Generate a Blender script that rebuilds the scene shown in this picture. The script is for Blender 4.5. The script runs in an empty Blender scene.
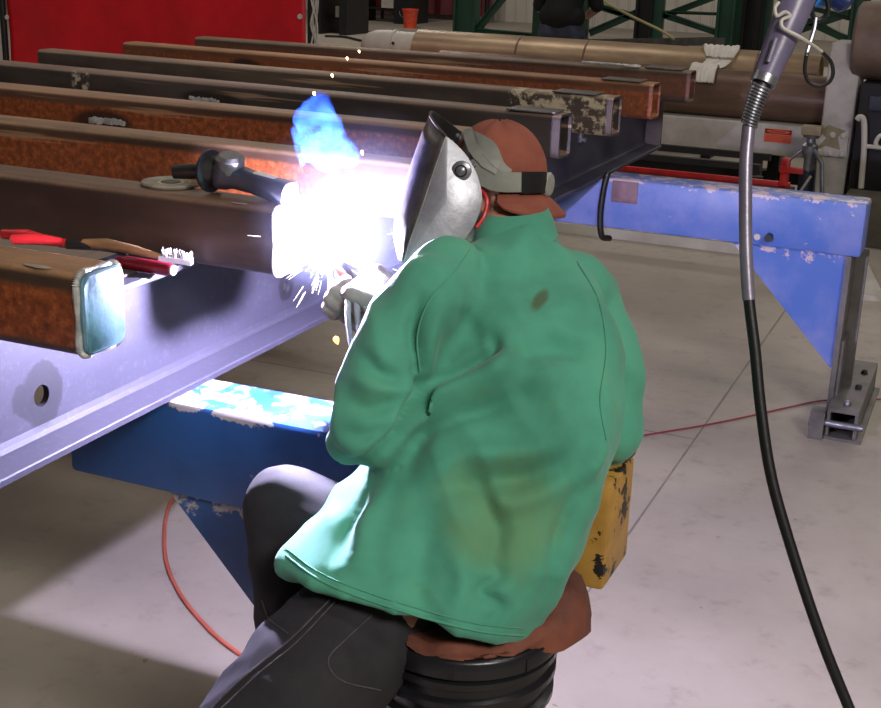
import bpy, bmesh, math, random
from mathutils import Vector as V, Matrix, noise, Quaternion
from mathutils.bvhtree import BVHTree
random.seed(7)
sc = bpy.context.scene
COL = sc.collection
# ------------------------------------------------------------------ camera
H = 1.7; F = 1285.0; CX, CY = 440.5, 354.0
v1 = V((-2700-CX, -168-CY, F)); v2 = V((1032-CX, -43-CY, F))
Xc = -v1.normalized(); Yc = v2.normalized()
Xc = (Xc - Yc*Xc.dot(Yc)).normalized(); Zc = Xc.cross(Yc)
CAM = V((0, 0, H))
def cam2w(c): return V((Xc.dot(c), Yc.dot(c), Zc.dot(c)))
def ray(x, y): return cam2w(V((x-CX, y-CY, F)))/F
def W(x, y, d): return CAM + ray(x, y)*d
def PL(x, y, ax, val):
    r = ray(x, y); return CAM + r*((val-CAM[ax])/r[ax])
cam = bpy.data.cameras.new('camera'); co = bpy.data.objects.new('camera', cam); COL.objects.link(co)
cam.sensor_width = 36; cam.sensor_fit = 'HORIZONTAL'; cam.lens = F/881*36; cam.clip_start = .05; cam.clip_end = 200
r_, u_, b_ = cam2w(V((1,0,0))), cam2w(V((0,-1,0))), cam2w(V((0,0,-1)))
co.matrix_world = Matrix(((r_.x,u_.x,b_.x,0),(r_.y,u_.y,b_.y,0),(r_.z,u_.z,b_.z,H),(0,0,0,1)))
sc.camera = co
RIGHT = V((.915, .403, 0)).normalized(); AWAY = V((-.403, .915, 0)).normalized(); UP = V((0,0,1))

# ------------------------------------------------------------------ materials
def lin(c): return tuple(((x/255)/12.92 if x/255 <= .04045 else ((x/255+.055)/1.055)**2.4) for x in c)
MATS = {}
class NT:
    def __init__(s, name):
        s.m = bpy.data.materials.new(name); s.m.use_nodes = True; s.t = s.m.node_tree
        s.bsdf = s.t.nodes['Principled BSDF']; s.out = s.t.nodes['Material Output']
    def n(s, typ, **kw):
        nd = s.t.nodes.new(typ)
        for k, v in kw.items():
            if k.startswith('i_'):
                nd.inputs[k[2:].replace('_', ' ')].default_value = v
            else: setattr(nd, k, v)
        return nd
    def l(s, a, b): s.t.links.new(a, b)
    def noise(s, scale, detail=4, rough=.6, co=None, stretch=None):
        tc = s.n('ShaderNodeTexCoord'); n = s.n('ShaderNodeTexNoise'); n.inputs['Scale'].default_value = scale
        n.inputs['Detail'].default_value = detail; n.inputs['Roughness'].default_value = rough
        if stretch:
            mp = s.n('ShaderNodeMapping'); mp.inputs['Scale'].default_value = stretch
            s.l(tc.outputs['Object'], mp.inputs[0]); s.l(mp.outputs[0], n.inputs[0])
        else: s.l(tc.outputs['Object'], n.inputs[0])
        return n.outputs[0]
    def ramp(s, fac, stops):
        r = s.n('ShaderNodeValToRGB'); e = r.color_ramp.elements
        while len(e) < len(stops): e.new(.5)
        for i, (p, c) in enumerate(stops):
            e[i].position = p; e[i].color = (*c, 1) if len(c) == 3 else c
        s.l(fac, r.inputs[0]); return r.outputs[0]
    def mix(s, fac, a, b, bt='MIX'):
        m = s.n('ShaderNodeMix', data_type='RGBA', blend_type=bt)
        for sock, v in ((m.inputs[0], fac), (m.inputs[6], a), (m.inputs[7], b)):
            if isinstance(v, (int, float)): sock.default_value = v
            elif isinstance(v, tuple): sock.default_value = (*v, 1) if len(v) == 3 else v
            else: s.l(v, sock)
        return m.outputs[2]
    def math(s, op, a, b=0, c=0):
        m = s.n('ShaderNodeMath', operation=op)
        for i, v in enumerate((a, b, c)):
            if isinstance(v, (int, float)): m.inputs[i].default_value = v
            else: s.l(v, m.inputs[i])
        return m.outputs[0]
    def bump(s, h, strength=.3, dist=.01):
        b = s.n('ShaderNodeBump'); b.inputs['Strength'].default_value = strength; b.inputs['Distance'].default_value = dist
        s.l(h, b.inputs['Height']); s.l(b.outputs[0], s.bsdf.inputs['Normal'])
    def xyz(s, kind='Object'):
        tc = s.n('ShaderNodeTexCoord'); sp = s.n('ShaderNodeSeparateXYZ'); s.l(tc.outputs[kind], sp.inputs[0]); return sp.outputs
    def step(s, v, lo, hi):
        m = s.n('ShaderNodeMapRange', interpolation_type='SMOOTHSTEP'); s.l(v, m.inputs[0]) if not isinstance(v, (int, float)) else None
        m.inputs[1].default_value = lo; m.inputs[2].default_value = hi; return m.outputs[0]
def mat(name, c1, c2=None, scale=8, rough=.6, metal=0, bump=.15, bscale=None, stretch=None, lo=.35, hi=.65, spec=.5, sheen=0, emit=None, bdist=.004):
    if name in MATS: return MATS[name]
    t = NT(name); a = lin(c1); b = lin(c2) if c2 else tuple(x*.75 for x in a)
    n = t.noise(scale, 6, .65, stretch=stretch)
    t.l(t.ramp(n, [(lo, b), (hi, a)]), t.bsdf.inputs['Base Color'])
    t.bsdf.inputs['Roughness'].default_value = rough; t.bsdf.inputs['Metallic'].default_value = metal
    t.bsdf.inputs['Specular IOR Level'].default_value = spec
    if sheen: t.bsdf.inputs['Sheen Weight'].default_value = sheen
    if bump: t.bump(t.noise(bscale or scale*6, 5, .6, stretch=stretch), bump, bdist)
    if emit: t.bsdf.inputs['Emission Color'].default_value = (*emit[0], 1); t.bsdf.inputs['Emission Strength'].default_value = emit[1]
    MATS[name] = t.m; return t.m

def floor_mat():
    t = NT('concrete'); x, y, z = t.xyz()
    n1 = t.noise(.7, 6, .6); n2 = t.noise(9, 8, .7); n3 = t.noise(3, 5, .6, stretch=(1, .35, 1))
    c = t.ramp(n1, [(.3, lin((146,136,124))), (.7, lin((176,166,154)))])
    c = t.mix(t.math('MULTIPLY', t.step(n2, .52, .75), .35), c, lin((92,82,72)))
    c = t.mix(t.math('MULTIPLY', t.step(n3, .5, .8), .35), c, lin((165,157,148)))
    # saw cut joints
    def joint(v, off, per):
        m = t.math('MODULO', t.math('ADD', v, off+100*per), per); d = t.math('MINIMUM', m, t.math('SUBTRACT', per, m))
        wob = t.math('MULTIPLY', t.math('SUBTRACT', n2, .5), .012)
        return t.math('SUBTRACT', 1, t.step(t.math('ADD', d, wob), .001, .0055))
    j = t.math('MAXIMUM', joint(x, .852, 3.6), t.math('MULTIPLY', joint(y, -4.36, 3.8), t.math('SUBTRACT', 1, t.step(x, -.853, -.851))))
    c = t.mix(t.math('MULTIPLY', j, .7), c, lin((70,62,58)))
    sp = t.step(t.noise(26, 2, .5), .74, .78)
    c = t.mix(t.math('MULTIPLY', sp, .5), c, lin((60,55,50)))
    t.l(c, t.bsdf.inputs['Base Color']); t.bsdf.inputs['Roughness'].default_value = .55
    t.l(t.ramp(n2, [(.3, (.45,)*3), (.7, (.68,)*3)]), t.bsdf.inputs['Roughness'])
    t.bump(t.math('SUBTRACT', n2, t.math('MULTIPLY', j, 2)), .12, .004)
    return t.m

def tube_mat(name, top, side, rust=0.0, spots=(), patch=None, rlo=-.035, rhi=.04):
    """mill-scale steel; 'rust' amount of orange rust on the front face; spots=(x,z,rx,rz) scorched marks; object coords centred on the tube end"""
    t = NT(name); x, y, z = t.xyz()
    n1 = t.noise(5, 7, .65, stretch=(.35, 1.5, 1.5)); n2 = t.noise(60, 6, .7); n3 = t.noise(2.2, 4, .6); n4 = t.noise(150, 4, .8)
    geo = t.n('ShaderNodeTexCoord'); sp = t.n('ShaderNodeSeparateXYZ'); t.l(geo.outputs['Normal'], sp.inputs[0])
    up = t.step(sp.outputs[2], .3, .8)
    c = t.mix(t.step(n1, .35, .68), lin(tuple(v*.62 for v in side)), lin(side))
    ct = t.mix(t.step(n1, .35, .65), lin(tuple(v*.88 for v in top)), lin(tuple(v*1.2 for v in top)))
    ct = t.mix(t.math('MULTIPLY', t.step(n4, .45, .7), .35), ct, lin(tuple(min(255, v*1.25) for v in top)))
    if rust:
        band = t.math('MULTIPLY', t.step(t.math('ADD', z, t.math('MULTIPLY', t.math('SUBTRACT', n1, .5), .03)), rlo-.006, rlo+.006), t.math('SUBTRACT', 1, t.step(t.math('ADD', z, t.math('MULTIPLY', t.math('SUBTRACT', n1, .5), .03)), rhi-.006, rhi+.006)))
        rc = t.ramp(n2, [(.32, lin((84,42,22))), (.5, lin((130,64,30))), (.68, lin((172,96,50)))])
        rf = t.math('MULTIPLY', t.math('MULTIPLY', band, rust), t.step(n3, .3, .42))
        c = t.mix(rf, c, rc)
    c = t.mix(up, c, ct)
    scr = t.noise(9, 3, .5, stretch=(.15, 4, 4))
    c = t.mix(t.math('MULTIPLY', t.step(scr, .66, .72), .5), c, lin((170,140,110)))
    for (sx, sz, rx, rz) in spots:
        dx = t.math('DIVIDE', t.math('SUBTRACT', x, sx), rx); dz = t.math('DIVIDE', t.math('SUBTRACT', z, sz), rz)
        d = t.math('SQRT', t.math('ADD', t.math('MULTIPLY', dx, dx), t.math('MULTIPLY', dz, dz)))
        d = t.math('ADD', d, t.math('MULTIPLY', t.math('SUBTRACT', n3, .5), 1.2))
        c = t.mix(t.math('MULTIPLY', t.math('SUBTRACT', 1, t.step(d, .7, 1.15)), .85), c, lin((24,20,20)))
    if patch:
        x0, x1, col = patch
        m = t.math('MULTIPLY', t.step(x, x0-.01, x0+.01), t.math('SUBTRACT', 1, t.step(x, x1-.01, x1+.01)))
        m = t.math('MULTIPLY', m, t.step(t.noise(22, 5, .7), .47, .56))
        c = t.mix(m, c, lin(col))
    t.l(c, t.bsdf.inputs['Base Color']); t.bsdf.inputs['Metallic'].default_value = .12
    t.bsdf.inputs['Roughness'].default_value = .55; t.bump(n2, .25, .002)
    return t.m

def blue_mat(name, base, pale, chip):
    t = NT(name); n1 = t.noise(2.6, 6, .6); n2 = t.noise(16, 6, .7); x, y, z = t.xyz('Generated'); n3 = t.noise(5, 6, .65)
    c = t.mix(t.step(n1, .4, .62), lin(base), lin(pale))
    edge = t.math('MAXIMUM', t.step(z, .86, .97), t.math('SUBTRACT', 1, t.step(z, .01, .04)))
    w = t.step(t.math('ADD', n2, t.math('MULTIPLY', edge, .17)), .66, .71)
    c = t.mix(w, c, lin(chip))
    c = t.mix(t.math('MULTIPLY', t.step(n3, .66, .8), .7), c, lin((60,48,50)))
    t.l(c, t.bsdf.inputs['Base Color']); t.bsdf.inputs['Roughness'].default_value = .42
    t.bump(n2, .08, .002)
    return t.m

def web_mat():
    t = NT('beam steel'); x, y, z = t.xyz(); n1 = t.noise(3, 6, .6, stretch=(1,.25,1.5)); n2 = t.noise(70, 5, .7); n3 = t.noise(11, 5, .6)
    c = t.ramp(n1, [(.32, lin((40,40,50))), (.68, lin((60,58,72)))])
    c = t.mix(t.math('MULTIPLY', t.step(n2, .5, .75), .25), c, lin((96,94,106)))
    for (sy, sz, r) in ((-1.595,.0835,.058),(-.765,.084,.03)):
        dy = t.math('DIVIDE', t.math('SUBTRACT', y, sy), r); dz = t.math('DIVIDE', t.math('SUBTRACT', z, sz), r)
        d = t.math('SQRT', t.math('ADD', t.math('MULTIPLY', dy, dy), t.math('MULTIPLY', dz, dz)))
        d = t.math('ADD', d, t.math('MULTIPLY', t.math('SUBTRACT', n3, .5), 1.6))
        c = t.mix(t.math('MULTIPLY', t.math('SUBTRACT', 1, t.step(d, .95, 1.08)), .75), c, lin((26,25,30)))
    t.l(c, t.bsdf.inputs['Base Color']); t.bsdf.inputs['Metallic'].default_value = .15; t.bsdf.inputs['Roughness'].default_value = .55
    t.bump(n2, .12, .001)
    return t.m

def jacket_mat():
    t = NT('green cotton'); n1 = t.noise(4.5, 5, .6); n2 = t.noise(14, 5, .6); n3 = t.noise(500, 3, .5)
    c = t.ramp(n1, [(.3, lin((58,128,104))), (.55, lin((74,152,126))), (.75, lin((92,160,124)))])
    c = t.mix(t.math('MULTIPLY', t.step(n2, .6, .85), .35), c, lin((92,120,62)))
    p = PJ((540, 300)); q = PJ((505, 520))
    tc = t.n('ShaderNodeTexCoord')
    for pt, r, col, am in ((p, (.012, .03, .035), (74,72,40), .75), (q, (.12, .12, .1), (104,128,64), .45)):
        mp = t.n('ShaderNodeVectorMath', operation='SUBTRACT'); t.l(tc.outputs['Object'], mp.inputs[0]); mp.inputs[1].default_value = pt
        dv = t.n('ShaderNodeVectorMath', operation='DIVIDE'); t.l(mp.outputs[0], dv.inputs[0]); dv.inputs[1].default_value = r
        ln = t.n('ShaderNodeVectorMath', operation='LENGTH'); t.l(dv.outputs[0], ln.inputs[0])
        d = t.math('ADD', ln.outputs[1], t.math('MULTIPLY', t.math('SUBTRACT', n2, .5), 1.2))
        c = t.mix(t.math('MULTIPLY', t.math('SUBTRACT', 1, t.step(d, .4, 1.1)), am), c, lin(col))
    t.l(c, t.bsdf.inputs['Base Color']); t.bsdf.inputs['Roughness'].default_value = .85; t.bsdf.inputs['Sheen Weight'].default_value = .15
    t.bump(n3, .25, .001)
    return t.m

# ------------------------------------------------------------------ objects
def newobj(name, me, m=None, parent=None, smooth=40, keep=False):
    o = bpy.data.objects.new(name, me); COL.objects.link(o)
    if m: me.materials.clear(); me.materials.append(m)
    if smooth:
        for p in me.polygons: p.use_smooth = True
        me.set_sharp_from_angle(angle=math.radians(smooth))
    if parent is not None:
        root = parent; 
        off = parent['_o'] if '_o' in parent else (0,0,0)
        me.transform(Matrix.Translation(-V(off))); o.parent = parent; o['_o'] = off
    elif not keep:
        vs = [v.co for v in me.vertices]
        if vs:
            mn = V((min(v.x for v in vs), min(v.y for v in vs), min(v.z for v in vs))); mx = V((max(v.x for v in vs), max(v.y for v in vs), max(v.z for v in vs)))
            c = V(((mn.x+mx.x)/2, (mn.y+mx.y)/2, mn.z))
            me.transform(Matrix.Translation(-c)); o.location = c; o['_o'] = tuple(c)
    else: o['_o'] = (0, 0, 0)
    return o
def tag(o, label=None, cat=None, group=None, kind=None):
    if label: o['label'] = label
    if cat: o['category'] = cat
    if group: o['group'] = group
    if kind: o['kind'] = kind
    return o
def thing(name, loc, label, cat, group=None):
    o = bpy.data.objects.new(name, None); COL.objects.link(o); o.location = loc; o['_o'] = tuple(loc)
    o.empty_display_size = .05
    return tag(o, label, cat, group)

class MB:
    def __init__(s): s.b = bmesh.new()
    def box(s, c, size, rot=None, bev=0.0, axes=None):
        """axes: (ax, ay, az) unit vectors"""
        g = bmesh.ops.create_cube(s.b, size=1)['verts']
        M = Matrix.Diagonal((*size, 1))
        if bev:
            es = list({e for v in g for e in v.link_edges})
            bmesh.ops.transform(s.b, matrix=M, verts=g)
            r = bmesh.ops.bevel(s.b, geom=es, offset=bev, segments=2, affect='EDGES', profile=.5)
            g = list({v for f in r['faces'] for v in f.verts} | {v for v in g if v.is_valid})
            # collect connected verts
            M = Matrix.Identity(4)
        if axes: R = Matrix(((axes[0].x,axes[1].x,axes[2].x,0),(axes[0].y,axes[1].y,axes[2].y,0),(axes[0].z,axes[1].z,axes[2].z,0),(0,0,0,1)))
        elif rot: R = (Matrix.Rotation(rot[2],4,'Z')@Matrix.Rotation(rot[1],4,'Y')@Matrix.Rotation(rot[0],4,'X'))
        else: R = Matrix.Identity(4)
        bmesh.ops.transform(s.b, matrix=Matrix.Translation(V(c))@R@M, verts=g)
        return s
    def bx(s, a, b, bev=0.0):
        a = V(a); b = V(b); return s.box((a+b)/2, [abs(b[i]-a[i]) for i in range(3)], bev=bev)
    def ring(s, pts): return [s.b.verts.new(p) for p in pts]
    def loft(s, rings, cap=True, closed=True):
        rv = [s.ring(r) for r in rings]; n = len(rv[0])
        for a, b in zip(rv[:-1], rv[1:]):
            for i in range(n if closed else n-1):
                j = (i+1) % n
                try: s.b.faces.new((a[i], a[j], b[j], b[i]))
                except ValueError: pass
        if cap and closed:
            try: s.b.faces.new(rv[0][::-1]); s.b.faces.new(rv[-1])
            except ValueError: pass
        return rv
    def tube(s, pts, rad, n=10, cap=True):
        pts = [V(p) for p in pts]; k = len(pts)
        if not hasattr(rad, '__len__'): rad = [rad]*k
        rings = []; up = None
        for i, p in enumerate(pts):
            t = (pts[min(i+1, k-1)] - pts[max(i-1, 0)]).normalized()
            if up is None:
                up = V((0,0,1)) if abs(t.z) < .9 else V((1,0,0))
            a = t.cross(up).normalized(); bb = a.cross(t).normalized(); up = bb
            rings.append([p + (a*math.cos(q)+bb*math.sin(q))*rad[i] for q in [2*math.pi*j/n for j in range(n)]])
        s.loft(rings, cap); return s
    def lathe(s, p0, axis, prof, n=24):
        """prof: (t along axis, radius)"""
        ax = V(axis).normalized(); up = V((0,0,1)) if abs(ax.z) < .9 else V((1,0,0)); a = ax.cross(up).normalized(); bb = ax.cross(a)
        s.loft([[V(p0)+ax*t+(a*math.cos(q)+bb*math.sin(q))*max(r, 1e-4) for q in [2*math.pi*j/n for j in range(n)]] for t, r in prof]); return s
    def cyl(s, p0, p1, r0, r1=None, n=20):
        p0 = V(p0); p1 = V(p1); r1 = r0 if r1 is None else r1
        return s.lathe(p0, p1-p0, [(0, r0), ((p1-p0).length, r1)], n)
    def prism(s, pts, ext):
        """polygon of 3-D points extruded by vector ext"""
        s.loft([[V(p) for p in pts], [V(p)+V(ext) for p in pts]]); return s
    def mesh(s, name='m'):
        bmesh.ops.recalc_face_normals(s.b, faces=s.b.faces[:])
        me = bpy.data.meshes.new(name); s.b.to_mesh(me); s.b.free(); return me
    def build(s, name, m, parent=None, smooth=40, keep=False):
        return newobj(name, s.mesh(name), m, parent, smooth, keep)

def smoothpath(pts, n=8):
    """Catmull-Rom"""
    pts = [V(p) for p in pts]; P = [pts[0]*2-pts[1]] + pts + [pts[-1]*2-pts[-2]]; out = []
    for i in range(1, len(P)-2):
        a, b, c, d = P[i-1:i+3]
        for k in range(n):
            t = k/n; out.append(.5*((2*b)+(c-a)*t+(2*a-5*b+4*c-d)*t*t+(3*b-a-3*c+d)*t**3))
    out.append(pts[-1]); return out
def rrect(w, h, r, n=5):
    """rounded rectangle outline"""
    o = []
    for cx, cy, a0 in ((w/2-r, h/2-r, 0), (-w/2+r, h/2-r, 90), (-w/2+r, -h/2+r, 180), (w/2-r, -h/2+r, 270)):
        for i in range(n+1):
            a = math.radians(a0+90*i/n); o.append((cx+r*math.cos(a), cy+r*math.sin(a)))
    return o
def plate2d(outline, holes, thick, O, A, B, name='plate'):
    """flat plate with holes: outline/holes in 2-D, mapped O + A*u + B*v, extruded by thick along A x B"""
    cu = bpy.data.curves.new('t', 'CURVE'); cu.dimensions = '2D'; cu.fill_mode = 'BOTH'; cu.extrude = thick/2
    for loop in [outline]+list(holes):
        s = cu.splines.new('POLY'); s.points.add(len(loop)-1)
        for i, (x, y) in enumerate(loop): s.points[i].co = (x, y, 0, 1)
        s.use_cyclic_u = True
    o = bpy.data.objects.new('t', cu); COL.objects.link(o)
    dg = bpy.context.evaluated_depsgraph_get(); me = bpy.data.meshes.new_from_object(o.evaluated_get(dg))
    bpy.data.objects.remove(o); bpy.data.curves.remove(cu)
    A = V(A).normalized(); B = V(B).normalized(); N = A.cross(B); O = V(O)
    me.transform(Matrix(((A.x,B.x,N.x,O.x),(A.y,B.y,N.y,O.y),(A.z,B.z,N.z,O.z),(0,0,0,1))))
    return me
def circ(x, y, r, n=20): return [(x+r*math.cos(2*math.pi*i/n), y+r*math.sin(2*math.pi*i/n)) for i in range(n)]
def addmesh(mb, me): mb.b.from_mesh(me)
def capsules(segs, voxel=.008, smooth=3, rings=10, extra=None):
    """union of tapered capsules [(p0, r0, p1, r1, (flat scale))] -> one continuous surface"""
    mb = MB()
    for s in segs:
        p0, r0, p1, r1 = V(s[0]), s[1], V(s[2]), s[3]
        ax = (p1-p0); L = ax.length
        if L < 1e-5: ax = V((0,0,1)); L = 0
        prof = [(-r0*math.cos(a), r0*math.sin(a)) for a in [math.pi/2*i/4 for i in range(5)]] + [(L+r1*math.sin(a), r1*math.cos(a)) for a in [math.pi/2*i/4 for i in range(5)]]
        mb.lathe(p0, ax, prof, 18)
    if extra:
        for e in extra: addmesh(mb, e)
    me = mb.mesh(); return remesh(me, voxel, smooth)
def remesh(me, voxel, smooth):
    o = bpy.data.objects.new('t', me); COL.objects.link(o)
    m = o.modifiers.new('r', 'REMESH'); m.mode = 'VOXEL'; m.voxel_size = voxel
    if smooth:
        s = o.modifiers.new('s', 'SMOOTH'); s.factor = .5; s.iterations = smooth
    dg = bpy.context.evaluated_depsgraph_get(); r = bpy.data.meshes.new_from_object(o.evaluated_get(dg))
    bpy.data.objects.remove(o); return r
def bvh(me): return BVHTree.FromPolygons([v.co for v in me.vertices], [tuple(p.vertices) for p in me.polygons])
def hit(tree, x, y, off=0.0):
    d = ray(x, y).normalized(); h = tree.ray_cast(CAM, d)
    if h[0] is None:
        h2 = None
        for k in range(1, 30):
            pass
        return None
    return h[0] + h[1]*off
def wob(me, amp, scale, seed=0):
    for v in me.vertices:
        n = noise.noise(v.co*scale+V((seed, seed, seed))); v.co += v.normal*n*amp
def ellipsoid(c, axes, radii, n=24, m=14):
    mb = MB(); rings = []
    for i in range(1, m):
        a = math.pi*i/m
        rings.append([V(c)+axes[2]*(-math.cos(a)*radii[2])+(axes[0]*math.cos(q)*radii[0]+axes[1]*math.sin(q)*radii[1])*math.sin(a) for q in [2*math.pi*j/n for j in range(n)]])
    mb.loft(rings); return mb.mesh()
LP = [100, 290, 220, 215, .06, 0.0]   # ceiling lamp powers, added key light, arc, world, exposure
# ------------------------------------------------------------------ palette
M_floor = floor_mat()
M_dark = mat('black painted steel', (26,26,28), (16,16,18), 6, .5)
M_black = mat('black rubber', (22,22,24), (14,14,16), 10, .45)
M_steel = mat('bare steel', (150,150,158), (105,105,112), 14, .35, .7)
M_grey = mat('grey steel plate', (112,108,106), (82,78,76), 8, .5, .3)
M_mill = mat('dark mill steel', (84,72,66), (54,46,44), 6, .5, .3)
M_silver = mat('bright ground steel', (215,212,208), (150,148,150), 30, .4, .4)
M_white = mat('off white paint', (205,200,192), (176,170,160), 3, .5)
M_pale = mat('pale machine paint', (196,190,186), (160,154,146), 4, .5)
M_tanp = mat('tan stained paint', (150,138,108), (122,110,86), 9, .6)
M_green = mat('dark green paint', (30,74,56), (18,50,38), 3, .55)
M_red = mat('red vinyl', (226,30,44), (190,20,34), 1.6, .35, bump=.05)
M_redp = mat('red paint', (196,34,36), (150,24,28), 9, .4)
M_maroon = mat('maroon plastic', (110,16,36), (80,12,26), 9, .25)
M_orange = mat('orange plastic', (228,84,48), (206,66,36), 6, .5)
M_pipe = mat('brown pipe steel', (178,154,124), (138,114,90), 3.5, .4, .35, stretch=(.5,2,2))
M_pipe2 = mat('dark brown pipe steel', (128,102,86), (94,72,62), 3.5, .38, .35, stretch=(.5,2,2))
M_blue = blue_mat('blue paint', (26,66,122), (38,84,146), (176,168,168))
M_blue2 = blue_mat('worn blue paint', (72,106,186), (118,130,194), (196,176,186))
M_yel = None
def yellow():
    t = NT('chipped yellow paint'); n1 = t.noise(14, 6, .75); n2 = t.noise(5, 4, .6)
    c = t.mix(t.step(n2, .35, .65), lin((158,116,46)), lin((190,146,70)))
    c = t.mix(t.step(n1, .56, .585), c, lin((28,24,22)))
    t.l(c, t.bsdf.inputs['Base Color']); t.bsdf.inputs['Roughness'].default_value = .5; t.bump(n1, .2, .002); return t.m
M_yel = yellow()
M_web = web_mat()

def struct(o): o['kind'] = 'structure'; return o
# ------------------------------------------------------------------ room
struct(MB().bx((-34,-6,-.2), (14,29,0)).build('floor', M_floor, keep=True, smooth=0))
wp = []
x = -34.0
prof = []
while x < 14:
    prof += [(x,0),(x+.19,0),(x+.205,-.025),(x+.235,-.025)]; x += .25
b = MB(); b.loft([[V((px,27+py,0)) for px,py in prof], [V((px,27+py,9)) for px,py in prof]], cap=False, closed=False)
struct(b.build('wall_back', mat('white corrugated steel', (206,200,190), (190,184,174), .8, .5), keep=True, smooth=0))

# ------------------------------------------------------------------ main beam
FX0, FX1, WX, Z0, Z1, TF = -1.525, -1.37, -1.4475, .846, 1.101, .012
def wide_beam(dx, y0, y1, label, holes=()):
    root = thing('steel_beam', (WX+dx, (y0+y1)/2, Z0), label, 'beam', None)
    fb = MB(); c = WX+dx
    # bottom flange with fillets, top flange, rolled as one section
    sec = [(-.0775,0),(.0775,0),(.0775,.010),(.075,.012),(.016,.016),(.009,.022),(.006,.032)]
    sec2 = [(-.006,.032),(-.009,.022),(-.016,.016),(-.075,.012),(-.0775,.010)]
    s1 = sec+sec2
    fb.loft([[V((c+a, y, Z0+h)) for a,h in s1] for y in (y0, y1)])
    o1 = fb.build('bottom_flange', M_web if not dx else M_mill, root, smooth=30)
    fb = MB(); fb.loft([[V((c+a, y, Z1-h)) for a,h in s1] for y in (y0, y1)])
    o2 = fb.build('top_flange', M_web if not dx else M_mill, root, smooth=30)
    me = plate2d([(y0,Z0+.03),(y1,Z0+.03),(y1,Z1-.03),(y0,Z1-.03)], [circ(hy,hz,r,28) for hy,hz,r in holes], .012, (c,0,0), (0,1,0), (0,0,1))
    newobj('web', me, M_web if not dx else M_mill, root, smooth=30)
    return root
beam = wide_beam(0, .85, 5.61, 'long grey steel wide-flange beam under the right ends of the rusty tubes', [(1.635,.9295,.0195),(2.465,.93,.0155)])
wide_beam(-1.93, 1.1, 5.5, 'second steel beam carrying the far left ends of the tubes')
# ------------------------------------------------------------------ stands
def stand(y0, y1, xl, xr, legx, gus, m, label, legdark=M_grey):
    root = thing('work_stand', ((xl+xr)/2, (y0+y1)/2, 0), label, 'stand')
    b = MB(); b.box(((xl+xr)/2,(y0+y1)/2,.748), (xr-xl, y1-y0, .196), bev=.012); b.build('crossbeam', m, root)
    yc = y0+.02
    tip = gus[1]
    b = MB(); b.prism([(gus[0],yc,.652),(legx-.012,yc,.652),(legx-.012,yc,tip)], (0,.014,0)); b.build('gusset', m, root, smooth=0)
    b = MB(); b.bx((legx-.014,y0,.02), (legx+.006,y1+.02,.652)); b.bx((legx-.014,y1,.02),(legx+.05,y1+.02,.652)); b.build('leg', legdark, root, smooth=30)
    b = MB(); x0, x1 = legx+.005, legx+.115
    b.bx((x0,y0-.14,.105),(x1,y1+.35,.118)); b.bx((x0,y0-.14,.012),(x0+.012,y1+.35,.105)); b.bx((x1-.012,y0-.14,.012),(x1,y1+.35,.105))
    b.prism([(legx+.006,y0+.02,.118),(legx+.006,y1+.25,.118),(legx+.006,y1+.02,.33),(legx+.006,y0+.02,.33)], (.012,0,0))
    b.bx((x0-.055,y0-.17,0),(x0-.004,y0-.10,.105)); b.bx((x0-.02,y0-.15,0),(x1+.02,y1+.36,.012))
    ft = b.build('foot', M_grey, root, smooth=20)
    for (bx_, by_) in ((.06,-.09),(.075,.12),(.075,.32)):
        bb = MB(); bb.lathe((x0+bx_, y0+by_+.02, .118), (0,0,1), [(0,.014),(.008,.014),(.012,.011),(.016,.008)], 6 if by_>0 else 12); bb.build('bolt', M_dark if by_ > 0 else M_steel, ft)
    bb = MB(); bb.cyl((x0-.03,y0-.14,.06),(x1+.02,y0-.14,.06),.013); bb.lathe((x0-.06,y0-.14,.06),(1,0,0),[(0,.02),(.03,.02),(.032,.01)],6); bb.build('levelling_bolt', M_steel, ft)
    # stiffening lug on the right, as on the photo
    return root
sf = stand(1.905, 2.06, -1.62, -.585, -.875, (-1.40, .10), M_blue, 'dark blue stand under the near end of the grey beam, beside the seated welder')
b = MB(); b.box((-.546,1.98,.752),(.088,.15,.196),bev=.008); o = b.build('end_block', M_yel, sf); o['label'] = 'chipped yellow painted end block'
sr = stand(4.74, 4.9, -1.95, -.4, -.435, (-.865, .21), M_blue2, 'pale worn blue stand at the far right end of the beam')
b = MB()
a = PL(613,180,1,4.738); c = PL(637,204,1,4.738)
b.bx((a.x,4.738,c.z),(c.x,4.732,a.z),bev=.002); o = b.build('patch_plate', mat('purple brown rust', (132,104,116), (100,74,82), 12, .6), sr); o['label'] = 'small rusty square plate'
for px, m_, r in ((757,M_pale,.012),(769,M_black,.014)):
    c = PL(px, 237, 1, 4.73); bb = MB(); bb.cyl((c.x,4.705 if r > .013 else 4.73,c.z),(c.x,4.742,c.z),r); bb.build('knob', m_, sr)
b = MB(); x_ = PL(603,200,1,4.73).x; b.tube(smoothpath([(x_+.01,4.735,.865),(x_,4.728,.80),(x_-.005,4.725,.70),(x_+.005,4.73,.62),(x_+.02,4.79,.60)],5), .012); tag(b.build('black_strap', M_black), 'black strap hanging over the left part of the pale blue stand', 'strap')
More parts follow.
